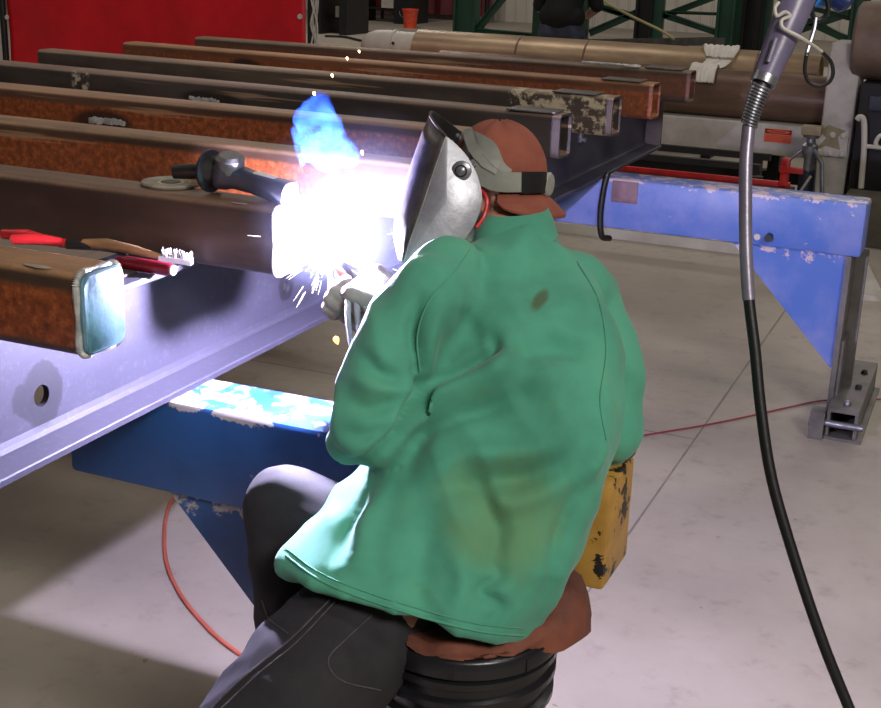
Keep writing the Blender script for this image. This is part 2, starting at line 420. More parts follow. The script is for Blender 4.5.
# ------------------------------------------------------------------ tubes
GT = 'rectangular steel tubes laid across the beam'
TH, TW = .126, .10
def tube(yL, yR, xl, m, label, xr=-1.16, capm=None):
    ln = math.hypot(xr-xl, yR-yL); ang = math.atan2(yR-yL, xr-xl)
    root = thing('steel_tube', (xr, yR-.05, 1.164), label, 'steel tube', GT); root.rotation_euler = (0,0,ang)
    out = rrect(TW, TH, .017); inn = rrect(TW-.014, TH-.014, .011)
    me = plate2d(out, [inn], ln, (-ln/2,0,0), (0,1,0), (0,0,1))
    o = bpy.data.objects.new('tube_body', me); COL.objects.link(o); me.materials.append(m); o.parent = root
    for p in me.polygons: p.use_smooth = True
    me.set_sharp_from_angle(angle=math.radians(35))
    root['_o'] = (0,0,0)
    return root
def sub(root, name, mb, m, label=None):
    me = mb.mesh(name); o = bpy.data.objects.new(name, me); COL.objects.link(o); me.materials.append(m); o.parent = root
    for p in me.polygons: p.use_smooth = True
    me.set_sharp_from_angle(angle=math.radians(40))
    if label: o['label'] = label
    return o
TM = [
 tube_mat('tube steel 8', (142,104,72), (84,62,48), 1.0, (), None, -.047, .036),
 tube_mat('tube steel 7', (110,84,66), (76,58,50), .0),
 tube_mat('tube steel 6', (132,102,78), (96,66,48), 1.0, [(-1.24,.0,.02,.03)], None, -.06, .034),
 tube_mat('tube steel 5', (140,108,84), (92,62,46), .95, [(PL(110,118,1,3.12).x+1.16,-.015,.12,.04)], None, -.06, .034),
 tube_mat('tube steel 4', (118,96,84), (72,62,58), .0, [(PL(215,98,1,3.6).x+1.16,.01,.14,.03)], (PL(70,80,1,3.6).x+1.16,PL(86,80,1,3.6).x+1.16,(176,166,148))),
 tube_mat('tube steel 3', (128,106,88), (84,70,62), .0, (), (-.36,-.02,(178,164,140))),
 tube_mat('tube steel 2', (150,110,78), (116,72,50), .7, [(PL(245,57,1,4.6).x+1.16,.0,.09,.04)], None, -.07, .034),
 tube_mat('tube steel 1', (120,98,80), (86,66,56), .35)]
yy = [(1.520,1.520,-2.9),(2.073,2.066,-3.5),(2.64,2.63,-3.55),(3.205,3.175,-3.6),(3.745,3.63,-3.62),(4.225,4.155,-3.54),(4.745,4.66,-3.52),(5.21,5.225,-3.47)]
LB = ['nearest rusty tube with an orange rust panel and a bluish welded end cap',
 'dark brown tube carrying the grinder, its right end being welded',
 'orange rusted tube directly behind the grinder tube, its end lost behind the welding mask',
 'rusty tube with a black scorched spot and a bright weld pad near its left part',
 'dark grey brown tube whose open end shows just right of the brown cap',
 'tube with whitish flaking paint on its open right end',
 'orange brown tube third from the pale pipe side with a clean open end, longer than the peeling one',
 'farthest brown tube, nearest the big pipes, with an open dark end']
LB[6] = 'orange brown tube between the flaking paint tube and the farthest tube'
tubes = [tube(a,b_,x_,TM[i],LB[i],xr=(-1.178 if i == 0 else -1.176 if i == 1 else -1.16)) for i,(a,b_,x_) in enumerate(yy)]
# welded end caps on the two near tubes
M_cap = mat('blued end cap steel', (112,148,164), (70,100,116), 12, .4, .25)
M_cap2 = mat('pale end cap steel', (170,165,180), (130,126,140), 12, .4, .35)
for i, mc in ((0, M_cap), (1, M_cap2)):
    b = MB(); o2 = rrect(TW-.004, TH-.004, .018)
    b.loft([[V((0,u,v)) for u,v in o2], [V((.009,u,v)) for u,v in o2], [V((.012,u*.94,v*.95)) for u,v in o2]])
    cp = sub(tubes[i], 'end_cap', b, mc, 'bluish flat end cap' if i == 0 else 'pale flat end cap')
    b = MB(); o3 = rrect(TW-.001, TH-.001, .018, 8); pts = [V((.001,u,v)) for u,v in o3]; pts.append(pts[0])
    L = []
    for k in range(len(pts)-1):
        for j in range(6): L.append(pts[k].lerp(pts[k+1], j/6))
    b.tube(L+[pts[0]], [.0045+.0012*math.sin(q*1.3)+.0008*random.random() for q in range(len(L)+1)], 8, False)
    sub(tubes[i], 'weld_bead', b, M_silver, 'bright uneven weld bead round the cap')
# weld pads on two tubes, scraped marks
def pad(ti, x, z, w, h, y=-.05):
    b = MB()
    for k in range(9):
        b.box((x-w/2+w*k/8, y-.004+random.random()*.002, z+random.uniform(-.003,.003)), (w/6, .012, h*random.uniform(.7,1.1)), rot=(0,random.uniform(-.3,.3),0), bev=.002)
    sub(tubes[ti], 'weld_pad', b, M_silver, 'bright rough weld pad')
pad(3, PL(110,121,1,3.10).x+1.16, PL(110,121,1,3.10).z-1.164, .11, .018); pad(4, PL(212,98,1,3.63).x+1.16, PL(212,98,1,3.63).z-1.164, .10, .012)
def pxm(ti, x, y, ztop=1.2275):
    p = PL(x, y, 2, ztop); r = tubes[ti]; return Matrix.Rotation(-r.rotation_euler.z,4,'Z')@(p-r.location)
def scrape(ti, px, py, w, d, m=M_silver):
    p = pxm(ti, px, py); p.y = max(-.04, min(.04, p.y)); b = MB(); n = 9
    b.prism([(p.x+w*(.5*math.cos(a))*random.uniform(.8,1.1), p.y+d*.5*math.sin(a)*random.uniform(.7,1.1), .0625) for a in [2*math.pi*k/n for k in range(n)]], (0,0,.0012))
    sub(tubes[ti], 'ground_mark', b, m, 'bright ground mark')
M_scr = mat('scraped steel', (190,180,170), (150,140,130), 30, .45, .3)
scrape(0, 38, 266, .05, .014, M_scr); scrape(1, 240, 203, .035, .012, M_scr); 
# lugs under the tube ends on the beam web
for ti in (4,5,6):
    y = yy[ti][1]-.05; b = MB(); b.bx((WX+.006,y-.012,.99),(WX+.02,y+.012,1.08),bev=.003); b.cyl((WX+.006,y,1.0),(WX+.034,y,1.0),.009); b.build('lug', M_steel, beam)
b = MB(); b.bx((WX+.006,5.585,Z0+.012),(FX1-.002,5.597,Z1-.012)); b.build('end_stiffener', M_mill, beam)
# loose cover plates lying on the far tube ends
GP = 'loose grey cover plates lying on tube ends'
for ti, px, py, lab in ((4,548,107,'on the dark tube right of the cap'),(5,592,89,'on the tube with flaking paint'),(6,636,77,'on the orange brown tube'),(7,672,67,'on the farthest tube')):
    p = PL(px,py,2,1.2275); b = MB(); b.box((min(p.x,-1.20),yy[ti][1]-.052,1.2315),(.15,.088,.005),rot=(0,0,random.uniform(-.08,.1)),bev=.0015)
    tag(b.build('cover_plate', M_grey), 'thin grey cover plate lying '+lab, 'plate', GP)
# keys / clip left on the farthest tube, near centre right
p0 = PL(582,62,2,1.235); b = MB(); b.tube([p0, p0+V((.09,.0,0)), p0+V((.17,-.01,0))],[.004,.006,.005]); q = p0+V((.21,-.01,0))
b.tube([q+V((.035*math.cos(a),.02*math.sin(a),0)) for a in [2*math.pi*k/14 for k in range(15)]], .005)
tag(b.build('wrench', M_silver), 'small ring-ended steel wrench on top of the farthest tube', 'wrench')
# ------------------------------------------------------------------ grinder, disc, hand tools
def at(px,py,z): return PL(px,py,2,z)
dc = at(171,183,1.231)
t = thing('flap_disc', (dc.x,dc.y,1.2275), 'round flap disc lying flat on the tube left of the grinder', 'grinding disc')
b = MB(); b.lathe((dc.x,dc.y,1.228),(0,0,1),[(0,.018),(0,.056),(.004,.058),(.007,.056),(.006,.03),(.004,.018)],32); b.build('abrasive_ring', mat('grey abrasive', (150,146,132), (112,106,92), 26, .8), t)
b = MB(); b.lathe((dc.x,dc.y,1.2325),(0,0,1),[(0,.009),(0,.02),(.002,.019),(.002,.009)],20); b.build('hub', M_dark, t)
b = MB(); b.lathe((dc.x,dc.y,1.2318),(0,0,1),[(0,.02),(.0008,.034),(.0012,.034),(.0016,.02)],24); b.build('paper_label', mat('yellowed label', (196,178,120), (170,150,100), 30, .7), t)
gp = [at(174,172,1.262), at(208,171,1.268), at(222,172,1.27), at(258,176,1.262), at(292,195,1.245)]
t = thing('angle_grinder', (gp[3].x,gp[3].y,1.2275), 'black angle grinder lying on the tube beside the arc', 'grinder')
M_gr = mat('dark grinder plastic', (52,52,60), (36,36,44), 12, .45)
b = MB(); ax = (gp[4]-gp[2]); 
rings = []
N = 24
A1 = ax.normalized(); S1 = A1.cross(UP).normalized(); U1 = S1.cross(A1)
prof = [(0,.03,.026),(.04,.034,.03),(.10,.033,.029),(.16,.03,.026),(.22,.024,.022),(.5,.021,.02),(.8,.024,.022),(.97,.026,.023),(1.0,.02,.018)]
L = ax.length
for tt, rw, rh in prof:
    c = gp[2]+ax*tt
    rings.append([c+S1*rw*math.copysign(abs(math.cos(q))**.7,math.cos(q))+U1*rh*math.copysign(abs(math.sin(q))**.7,math.sin(q)) for q in [2*math.pi*k/N for k in range(N)]])
b.loft(rings); b.build('body', M_gr, t)
b = MB(); c = gp[2]+ax*.12; b.lathe(c-V((0,0,.0)),U1+S1*.2,[(-.005,.028),(.034,.027),(.04,.02)],20); b.build('gear_head', M_grey, t)
b = MB(); b.tube([gp[0],gp[0]*.5+gp[1]*.5,gp[1]],[.013,.0145,.013],14); b.build('side_handle', M_black, t)
b = MB(); b.lathe(gp[1],(gp[2]-gp[1]),[(-.004,.014),(0,.036),(.004,.040),(.009,.040),(.012,.03),(.03,.02)],28); b.build('flange_guard', M_dark, t)
b = MB(); c = gp[2]+ax*.62+U1*.018-S1*.0; b.box(c,(.05,.02,.008),axes=(A1,S1,U1),bev=.003); b.build('switch', M_white, t)
b = MB(); c = gp[2]+ax*.40-S1*.0235+U1*.004
b.box(c-S1*.0,(.05,.002,.006),axes=(A1,S1,U1)); b.build('nameplate', M_pale, t)
# rag-ish gold nut behind disc
c = at(197,179,1.24); b = MB(); b.lathe((c.x,c.y,1.2275),(0,0,1),[(0,.016),(.008,.018),(.014,.012),(.02,.01)],8); tag(b.build('backing_nut', mat('brass', (200,170,110), (160,130,80), 20, .4, .5)), 'small brass coloured nut between the flap disc and the grinder', 'nut')
# tools on the flange between the two nearest tubes
zt = 1.102
def tl(px,py,h=.012): return at(px,py,zt+h)
a, c = tl(84,243,.02), tl(160,257,.02)
t = thing('wire_brush', tuple((a+c)/2-V((0,0,.02))), 'wooden handled wire brush between the two nearest tubes', 'brush')
b = MB(); b.tube([a,a.lerp(c,.3)+V((0,0,.006)),a.lerp(c,.7)+V((0,0,.004)),c],[.008,.011,.009,.006],10); b.build('handle', mat('worn wood', (176,140,100), (130,98,66), 14, .6, stretch=(.3,3,3)), t)
e = tl(192,262,.014); b = MB(); d = (e-c); s = d.normalized(); b.box(c.lerp(e,.5),(d.length,.022,.010),axes=(s,UP.cross(s).normalized(),UP)); b.build('head', M_grey, t)
b = MB()
for k in range(40):
    p = c.lerp(e, random.random())+V((0,random.uniform(-.01,.01),0)); b.tube([p, p+V((random.uniform(-.004,.004),random.uniform(-.004,.004),.018))], .0009, 4)
o = b.build('bristles', M_silver, t); o['kind'] = 'stuff'
a, c = tl(123,262,.013), tl(172,270,.013)
t = thing('hand_tool', tuple((a+c)/2-V((0,0,.013))), 'maroon cylindrical tool with a silver end beside the nearest tube end cap', 'hand tool')
b = MB(); b.lathe(a,c-a,[(0,.009),(.004,.0125),((c-a).length-.006,.0125),((c-a).length,.010)],20); b.build('grip', M_maroon, t)
b = MB(); b.lathe(c,c-a,[(0,.009),(.004,.0095),(.007,.006)],16); b.build('end_button', M_silver, t)
b = MB(); b.lathe(a,a-c,[(0,.009),(.01,.011),(.014,.007),(.02,.004)],12); b.build('ferrule', M_maroon, t)
a, c = tl(66,246,.014), tl(128,252,.010)
b = MB(); b.tube([a,a.lerp(c,.5)+V((0,.01,.004)),c],[.006,.010,.006],8); tag(b.build('chisel', M_dark), 'dark steel chisel lying between the brush handle and the nearest tube', 'chisel')
tag(MB().bx((-2.15,1.70,1.1015),(-1.40,1.86,1.107),bev=.001).build('shade_bar', M_mill),'dark flat bar added under the pliers, standing in for the black shade there','flat bar')  # added dark bar: carries the pliers, stands in for the shade under them
zt = 1.108
t = thing('pliers', tuple(tl(25,240)-V((0,0,.012))), 'red handled pliers behind the nearest tube at the far left', 'pliers')
for (x0,y0,x1,y1) in ((3,234,50,240),(13,239,66,243)):
    a, c = tl(x0,y0,.016), tl(x1,y1,.014); hd = MB().tube([a,a.lerp(c,.5)+V((0,0,.004)),c],[.010,.0115,.008],10).build('handle', M_redp, t)
    MB().lathe(a,a-c,[(-.002,.006),(.003,.006),(.005,.003)],10).build('tip', M_white, hd)
a, c = tl(60,243,.012), tl(92,247,.010); MB().tube([a,c],[.009,.005],8).build('jaw', M_dark, t)
# ------------------------------------------------------------------ background: pipes and frame
def xat(px,py,y): return PL(px,py,1,y).x
BZ = PL(826,127,1,8.85).z   # top of the pale beam
t = thing('roller_frame', (-1.9,8.9,0), 'pale painted machine frame under the big pipes', 'machine frame')
xl = xat(560,118,8.75); xr = xat(832,130,8.75)
zb = PL(790,157,1,8.75).z
b = MB(); b.box(((xl+xr)/2,8.9,(BZ+zb)/2),(xr-xl,.3,BZ-zb),bev=.012); bm_ = b.build('box_beam', M_pale, t)
cx0, cx1 = xat(820,130,8.6), xat(853,130,8.6); ctz = PL(837,42,1,8.6).z
b = MB(); b.bx((cx0,8.6,.16),(cx1,8.9,ctz),bev=.03); b.build('column', M_pale, t)
b = MB(); b.bx((cx0-.03,8.58,0),(cx1+.03,9.0,.16),bev=.01); b.build('column_base', M_dark, t)
pa = PL(812,128,1,8.57); pb = PL(846,158,1,8.57)
b = MB(); b.bx((pa.x,8.57,pb.z),(pb.x,8.6,pa.z),bev=.004); pl = b.build('bolt_plate', M_pale, t)
for px,py in ((833,135),(844,136),(820,152),(831,153),(842,154)):
    c = PL(px,py,1,8.57); MB().lathe(c,(0,-1,0),[(0,.02),(.01,.02),(.016,.014)],12).build('bolt', M_white, pl)
b = MB(); pts = [PL(x_,y_,1,8.565) for x_,y_ in ((829,125),(846,131),(838,137),(840,150),(826,146),(815,150),(826,138),(820,131))]; b.prism([V((p.x,8.568,p.z)) for p in pts],(0,-.001,0)); o = b.build('paint_patch', M_tanp, pl); o['label'] = 'tan blotch of old paint'
for xx in (-2.9,-1.6): MB().bx((xx,8.8,0),(xx+.12,9.0,zb),bev=.005).build('foot_post', M_dark, t)
# tan patch on beam + label
pa = PL(765,128,1,8.748); pb = PL(791,144,1,8.748)
yl = 8.7475
b = MB(); b.bx((pa.x,yl,pb.z),(pb.x,8.75,pa.z)); lb = b.build('warning_label', mat('orange label', (232,104,66), (222,92,56), 3, .6, bump=0), t, smooth=0); lb['label'] = 'orange printed warning label'
w_ = pb.x-pa.x; h_ = pa.z-pb.z
b = MB(); b.bx((pa.x+.004,yl-.001,pa.z-h_*.36),(pb.x-.004,yl,pa.z-.004)); b.build('black_header', M_black, lb, smooth=0)
b = MB(); n=20; b.prism([(pa.x+w_/2+w_*.44*math.cos(2*math.pi*k/n),yl-.002,pa.z-h_*.19+h_*.13*math.sin(2*math.pi*k/n)) for k in range(n)],(0,.0008,0)); b.build('red_oval', M_orange, lb, smooth=0)
def text(body, size, loc, m, parent, name='lettering', rot=(math.pi/2,0,0), bold=0.0):
    cu = bpy.data.curves.new('t','FONT'); cu.body = body; cu.size = size; cu.align_x = 'CENTER'; cu.align_y = 'CENTER'; cu.extrude = .0004; cu.offset = bold
    o = bpy.data.objects.new('t',cu); COL.objects.link(o); dg = bpy.context.evaluated_depsgraph_get(); me = bpy.data.meshes.new_from_object(o.evaluated_get(dg)); bpy.data.objects.remove(o)
    from mathutils import Euler
    me.transform(Matrix.Translation(loc)@Euler(rot).to_matrix().to_4x4()); return newobj(name, me, m, parent, smooth=0)
text('WARNING', h_*.22, (pa.x+w_/2,yl-.003,pa.z-h_*.19), M_black, lb)
for k in range(5): MB().bx((pa.x+.012,yl-.001,pa.z-h_*(.48+.1*k)),(pb.x-.012-.02*(k%2),yl,pa.z-h_*(.50+.1*k))).build('print_line', mat('dark red print',(150,50,36),None,5,.6), lb, smooth=0)
def pipe(c0, c1, r, m, name, label, cat='pipe'):
    t = thing(name, ((c0[0]+c1[0])/2, (c0[1]+c1[1])/2, c0[2]-r), label, cat)
    b = MB(); L = c1[0]-c0[0]; b.lathe(c0,V(c1)-V(c0),[(.02,r-.02),(0,r-.014),(0,r),(L,r),(L,r-.014),(L-.02,r-.02)],48); b.build('pipe_body', m, t)
    return t
rB = .158
tB = pipe((-3.9,8.95,BZ+rB),(cx0-.015,8.95,BZ+rB), rB, M_pipe2, 'large_pipe', 'dark brown big pipe resting on the pale machine frame')
rA = .16; zA = PL(755,52,1,9.42).z-rA*.93
xA0 = xat(421,42,9.45)
tA = pipe((xA0,9.42,zA),(xat(819,66,9.3),9.42,zA), rA, M_pipe, 'large_pipe', 'lighter brown big pipe lying behind the dark one, with a rag over it')
for px in (516,584,757):
    xx = xat(px,45,9.3); MB().lathe((xx,9.42,zA),(1,0,0),[(0,rA),(.004,rA+.003),(.012,rA+.003),(.016,rA)],48).build('girth_weld', M_pipe2, tA)
# white elbow
t = thing('pipe_fitting', (xA0-.25,9.42,zA-rA), 'off-white painted pipe fitting joined to the left end of the lighter pipe', 'pipe fitting')
xe = xat(363,42,9.4); L = xA0-xe
b = MB(); b.lathe((xe,9.42,zA),(1,0,0),[(0,.03),(.01,.08),(.05,.115),(.12,.135),(.2,.14),(L*.55,.14),(L*.56,.146),(L*.6,.146),(L*.61,.135),(L,.135)],36); b.build('fitting_body', M_white, t)
MB().lathe((xe+L*.66,9.29,zA+.05),(0,-1,.3),[(0,.012),(.01,.012)],10).build('port', M_black, t)
# hidden rack that carries the lighter pipe
t = thing('pipe_rack', (-2.6,9.42,0), 'dark low rack under the lighter pipe', 'rack')
for xx in (-3.9,-2.7,-1.5):
    MB().bx((xx,9.3,0),(xx+.08,9.54,zA-rA),bev=.004).build('post', M_dark, t)
MB().bx((-4.4,9.36,.10),(-1.2,9.48,.18)).build('rail', M_dark, t)
# rag over the pipe
def rag():
    g = 26; h = 34; mb = MB(); P = {}
    x0, x1 = xat(699,60,9.3), xat(733,60,9.3)
    yB, zB = 8.95, BZ+rB
    path = [V((0,9.42+math.cos(math.radians(a))*(rA+.008)*-1,zA+math.sin(math.radians(a))*(rA+.008))) for a in (100,80,60,40,24)]
    path += [V((0,yB+math.cos(math.radians(a))*(rB+.010),zB+math.sin(math.radians(a))*(rB+.010))) for a in (62,78,94,115,138,155)]
    sp = smoothpath(path, 8); n = len(sp)
    for i in range(g):
        for j in range(h):
            u = i/(g-1); v = j/(h-1); k = v*(n-1); k0 = min(int(k),n-2); p = sp[k0].lerp(sp[k0+1],k-k0)
            t_ = (sp[min(k0+1,n-1)]-sp[k0]).normalized(); nr = V((0,t_.z,-t_.y)); nr = nr if nr.z > 0 else -nr
            ww = 1-.42*v+.12*math.sin(v*8+1); rg = .10*noise.noise(V((v*7,u*2,4)))
            xx = (x0+x1)/2+(x1-x0)*(u-.5)*ww*(1+rg)+.02*math.sin(v*6)+.03*v
            r = .004+.020*abs(noise.noise(V((u*6+v*2,v*4,1))))+.008*math.sin(u*21+v*4)**2
            P[i,j] = mb.b.verts.new(V((xx,p.y,p.z))+nr*r)
    for i in range(g-1):
        for j in range(h-1): mb.b.faces.new((P[i,j],P[i+1,j],P[i+1,j+1],P[i,j+1]))
    o = mb.build('rag', mat('white cotton rag',(222,216,210),(196,188,180),6,.9), smooth=80); m = o.modifiers.new('s','SOLIDIFY'); m.thickness = .004; m.offset = 1
    tag(o,'crumpled white rag draped over the lighter big pipe','rag')
rag()
# large roll to the right of the column
rz = PL(870,43,1,8.5).z
t = thing('drive_roll', (-.5,8.75,rz-.24), 'brown round drum at the right edge beyond the pale column', 'drum')
b = MB(); b.lathe((xat(851,43,8.5),8.72,rz),(1,0,0),[(0,.16),(0,.21),(.02,.235),(.05,.24),(1.2,.24),(1.2,.1)],48); b.build('drum_body', mat('brown drum', (126,106,92),(96,78,66),4,.5), t)
t = thing('machine_cabinet', (-.5,8.75,0), 'black drive cabinet under the brown drum at the right edge', 'cabinet')
x0 = xat(857,120,8.5)
b = MB(); b.bx((x0,8.5,0),(.5,9.0,rz-.24),bev=.01); b.build('body', M_dark, t)
b = MB(); b.bx((x0+.06,8.46,PL(870,110,1,8.5).z),(.3,8.5,PL(870,95,1,8.5).z),bev=.01); b.build('guard', mat('dark blue grey',(60,64,80),None,6,.5), t)
b = MB(); g = [PL(x_,y_,1,8.4) for x_,y_ in ((857,120),(860,117),(864,122),(864,150),(862,175),(861,188))]; b.tube(smoothpath(g,6),.018,12); g = [PL(x_,y_,1,8.4) for x_,y_ in ((864,146),(875,147),(900,150))]; b.tube(g,.014,10); g=[PL(x_,y_,1,8.4) for x_,y_ in ((900,135),(882,135),(876,142),(877,147))]; b.tube(smoothpath(g,5),.014,10); b.build('hand_rail', M_white, t)
b = MB(); b.bx((x0+.02,8.0,.0),(.4,8.4,.28),bev=.01); tag(b.build('steel_crate', mat('olive grey steel',(96,90,76),(70,64,54),6,.6)),'olive grey steel box on the floor by the black cabinet','crate')
# jack stand
jp = PL(805,190,1,8.35); jx = jp.x
def jz(py): return PL(805,py,1,8.35).z
t = thing('jack_stand', (jx,8.35,0), 'silver screw jack stand in front of the pale machine frame', 'jack')
MB().box((jx,8.35,(jz(125)+jz(134))/2),(.12,.1,jz(125)-jz(134)),bev=.006).build('head_block', M_tanp, t)
MB().lathe((jx,8.35,0),(0,0,1),[(jz(170),.028),(jz(158),.03),(jz(150),.05),(jz(145),.05),(jz(142),.03),(jz(138),.028),(jz(137),.05),(jz(134),.055)],20).build('screw_body', M_steel, t)
for a in (200,320,80):
    d = V((math.cos(math.radians(a)),math.sin(math.radians(a)),0)); MB().tube([V((jx,8.35,jz(147)))+d*.03, V((jx,8.35,jz(160)))+d*.12, V((jx,8.35,.01))+d*.2],.014,8).build('leg', M_steel, t)
MB().cyl((jx,8.35,.0),(jx,8.35,jz(170)),.05).build('base', mat('dark navy steel',(30,34,52),None,6,.4), t)
MB().tube([PL(800,192,1,8.28),PL(811,176,1,8.28)],.009,8).build('crank', M_silver, t)
# rails and the red bar clamp
for k, (py, yy_) in enumerate(((150,8.45),(161,8.1))):
    z = PL(700,py,1,yy_).z; t = thing('floor_rail', (-2.2,yy_,0), ('rear' if k == 0 else 'front')+' one of two dark rails seen between the red bar and the pale frame', 'rail', 'dark rails before the pale frame')
    MB().bx((-3.6,yy_,z-.03),(-1.35,yy_+.05,z+.01)).build('rail_bar', M_dark, t)
    for xx in (-3.5,-1.45): MB().bx((xx,yy_,0),(xx+.05,yy_+.05,z-.03)).build('leg', M_dark, t)
b = MB(); xs = xat(757,165,8.0); b.tube([(xs,8.02,0),(xs,8.02,.3),(xs,8.02,.36)],[.05,.03,.045],10); tag(b.build('rail_chock', M_dark),'small dark chock standing by the front dark rail','chock')
ra = PL(617,167,1,7.5); rb = PL(790,186,1,7.5)
t = thing('bar_clamp', (ra.x,7.5,ra.z), 'long red bar clamp lying behind the pale blue stand', 'clamp')
MB().bx((ra.x,7.49,rb.z-.012),(rb.x,7.52,rb.z+.02),bev=.003).build('bar', M_redp, t)
q = PL(783,170,1,7.5); MB().bx((q.x-.01,7.47,rb.z),(q.x+.035,7.53,PL(783,158,1,7.5).z),bev=.004).build('jaw', M_redp, t)
q1 = PL(780,166,1,7.46); q2 = PL(803,174,1,7.46); MB().bx((q1.x,7.44,q2.z),(q2.x,7.47,q1.z),bev=.003).build('head', M_redp, t)
t = thing('trestle', (-1.6,7.5,0), 'low dark trestle carrying the red bar clamp', 'trestle')
MB().bx((ra.x-.3,7.46,rb.z-.06),(rb.x+.02,7.56,rb.z-.012)).build('top_rail', M_mill, t)
for xx in (-2.75,-1.12): MB().bx((xx,7.48,.1),(xx+.05,7.54,rb.z-.06)).build('leg', M_mill, t)
# pale floor channel
b = MB(); b.bx((-4.2,7.40,0),(-.72,7.80,.022)); b.bx((-4.2,7.40,.022),(-.72,7.42,.06)); b.bx((-4.2,7.78,.022),(-.72,7.80,.06))
tag(b.build('floor_channel', M_white, smooth=0), 'long pale steel channel lying on the floor behind the blue stand', 'channel')
b = MB(); b.prism([V((p.x,p.y,0)) for p in (PL(853,268,2,0),PL(866,266,2,0),PL(884,302,2,0),PL(853,300,2,0))],(0,0,.03)); tag(b.build('floor_plate', M_white, smooth=0), 'pale plate on the floor just right of the pale blue stand leg', 'plate')
# ------------------------------------------------------------------ green frames, channels, person's surroundings
def gframe(label, bars, posts, y=12.0):
    c = PL(*posts[0][:2],1,y); t = thing('steel_truss', (c.x,y,0), label, 'truss', 'dark green steel frames')
    for (px, w, m) in posts:
        x0 = PL(px,20,1,y).x; x1 = PL(px+w,20,1,y).x
        b = MB(); b.bx((x0,y-.05,0),(x1,y+.05,3.2),bev=.006)
        if w > 12: b.bx((x0-.015,y-.07,0),(x0+.01,y+.07,3.2)); b.bx((x1-.01,y-.07,0),(x1+.015,y+.07,3.2))
        b.build('post', m, t)
    for (xa,ya,xb,yb,w) in bars:
        a = PL(xa,ya,1,y+.01); c = PL(xb,yb,1,y+.01); d = (c-a); s = d.normalized(); n = s.cross(V((0,1,0))).normalized()
        b = MB(); b.box((a+c)/2,(d.length,.05,w/1285*y),axes=(s,V((0,1,0)),n),bev=.004)
        b.box((a+c)/2+n*(w/1285*y/2-.006),(d.length,.09,.01),axes=(s,V((0,1,0)),n))
        b.build('brace', M_green, t)
gframe('dark green steel frame directly behind the lighter pipe, left of the person', [(476,31,540,37,7),(479,28,508,-8,7)], [(457,19,M_green),(534,7,M_green)])
gframe('dark green cross braced frame just right of the person', [(590,33,648,8,7),(590,4,648,20,6),(572,-2,648,22,6),(664,16,722,-6,6),(664,15,722,34,6),(664,12,722,14,3)], [(578,10,M_green),(638,14,M_dark),(652,11,M_green),(719,15,M_green)])
gframe('dark green cross braced frame near the hanging arm at right', [(776,38,858,10,7),(780,8,866,48,7),(790,2,850,18,5)], [(737,8,M_green),(745,18,M_dark),(764,7,M_green),(852,14,M_green)], 12.3)
for k, (xa,ya,xb,yb,w) in enumerate(((590,42,664,34,10),(612,44,700,32,8),(640,44,675,30,8))):
    a = PL(xa,ya,1,10.4); c = PL(xb,yb,1,11.2); a.z = c.z = .84+.06*(k==1)
    s = (c-a).normalized(); s = V((s.x,s.y,0)).normalized(); n = V((0,0,1)); sd = n.cross(s)
    b = MB(); L = (c-a).length+.5; b.box((a+c)/2,(L,.10,.012),axes=(s,sd,n)); b.box((a+c)/2+sd*.045+n*.03,(L,.01,.05),axes=(s,sd,n)); b.box((a+c)/2-sd*.045+n*.03,(L,.01,.05),axes=(s,sd,n))
    tag(b.build('steel_channel', M_grey if k else M_mill, smooth=0), ['leftmost grey steel channel on the trestle behind the big pipes','middle grey steel channel lying across the other two behind the pipes','rightmost grey steel channel on the trestle behind the big pipes'][k], 'steel channel', 'steel channels stacked behind the pipes')
t = thing('trestle', (-2.6,10.9,0), 'dark trestle under the grey steel channels behind the pipes', 'trestle')
MB().bx((-3.05,10.75,.76),(-2.2,11.1,.834)).build('top_rail', M_dark, t)
for xx in (-3.0,-2.3): MB().bx((xx,10.8,0),(xx+.08,11.05,.76)).build('leg', M_dark, t)
g = [PL(595,-6,1,11.3),PL(612,6,1,11.2),PL(635,18,1,11.0),PL(660,30,1,10.8),PL(674,39,1,10.7)]
tag(MB().tube(smoothpath(g,8),.012,8).build('air_hose', mat('pale yellow hose',(178,168,120),None,5,.5)), 'pale hose sagging over the grey steel channels', 'hose')
# tan bench line behind pipes at right
t = thing('storage_bench', (-1.5,12.9,0), 'long tan bench beyond the cross braced green frames', 'bench')
MB().bx((-3.2,12.7,.66),(1.5,13.2,.74)).build('top', M_tanp, t)
for xx in (-3.1,1.3): MB().bx((xx,12.75,0),(xx+.1,13.1,.66)).build('leg', M_dark, t)
# ------------------------------------------------------------------ curtain
t = thing('welding_curtain', (-5.1,7.0,0), 'tall red vinyl welding curtain behind the tubes at left', 'curtain')
x0, x1 = -6.25, -3.945
b = MB(); nx = 60; R0, R1 = [], []
for z in (.12, .55, .96, .965, 1.0, 1.18, 1.184, 1.6, 2.25):
    row = []
    for i in range(nx+1):
        u = i/nx; row.append(V((x0+(x1-x0)*u, 7.0+.012*math.sin(u*23+z)+.02*noise.noise(V((u*4,z*1.5,0))) - (.006 if abs(z-1.182)<.01 else 0), z)))
    R0.append(row)
b.loft(R0, cap=False, closed=False); o = b.build('vinyl_sheet', M_red, t, smooth=60); m = o.modifiers.new('s','SOLIDIFY'); m.thickness = .003
for i in (0,1):
    xx = (x0-.03, x1+.03)[i]; MB().cyl((xx,7.0,0),(xx,7.0,2.35),.022).build('pole', M_dark, t)
MB().cyl((x0-.05,7.0,2.3),(x1+.05,7.0,2.3),.02).build('top_rail', M_dark, t)
for i in (0,1): MB().bx(((x0-.06,x1-.06)[i],6.75,0),((x0+.02,x1+.06)[i],7.25,.02)).build('foot', M_dark, t)
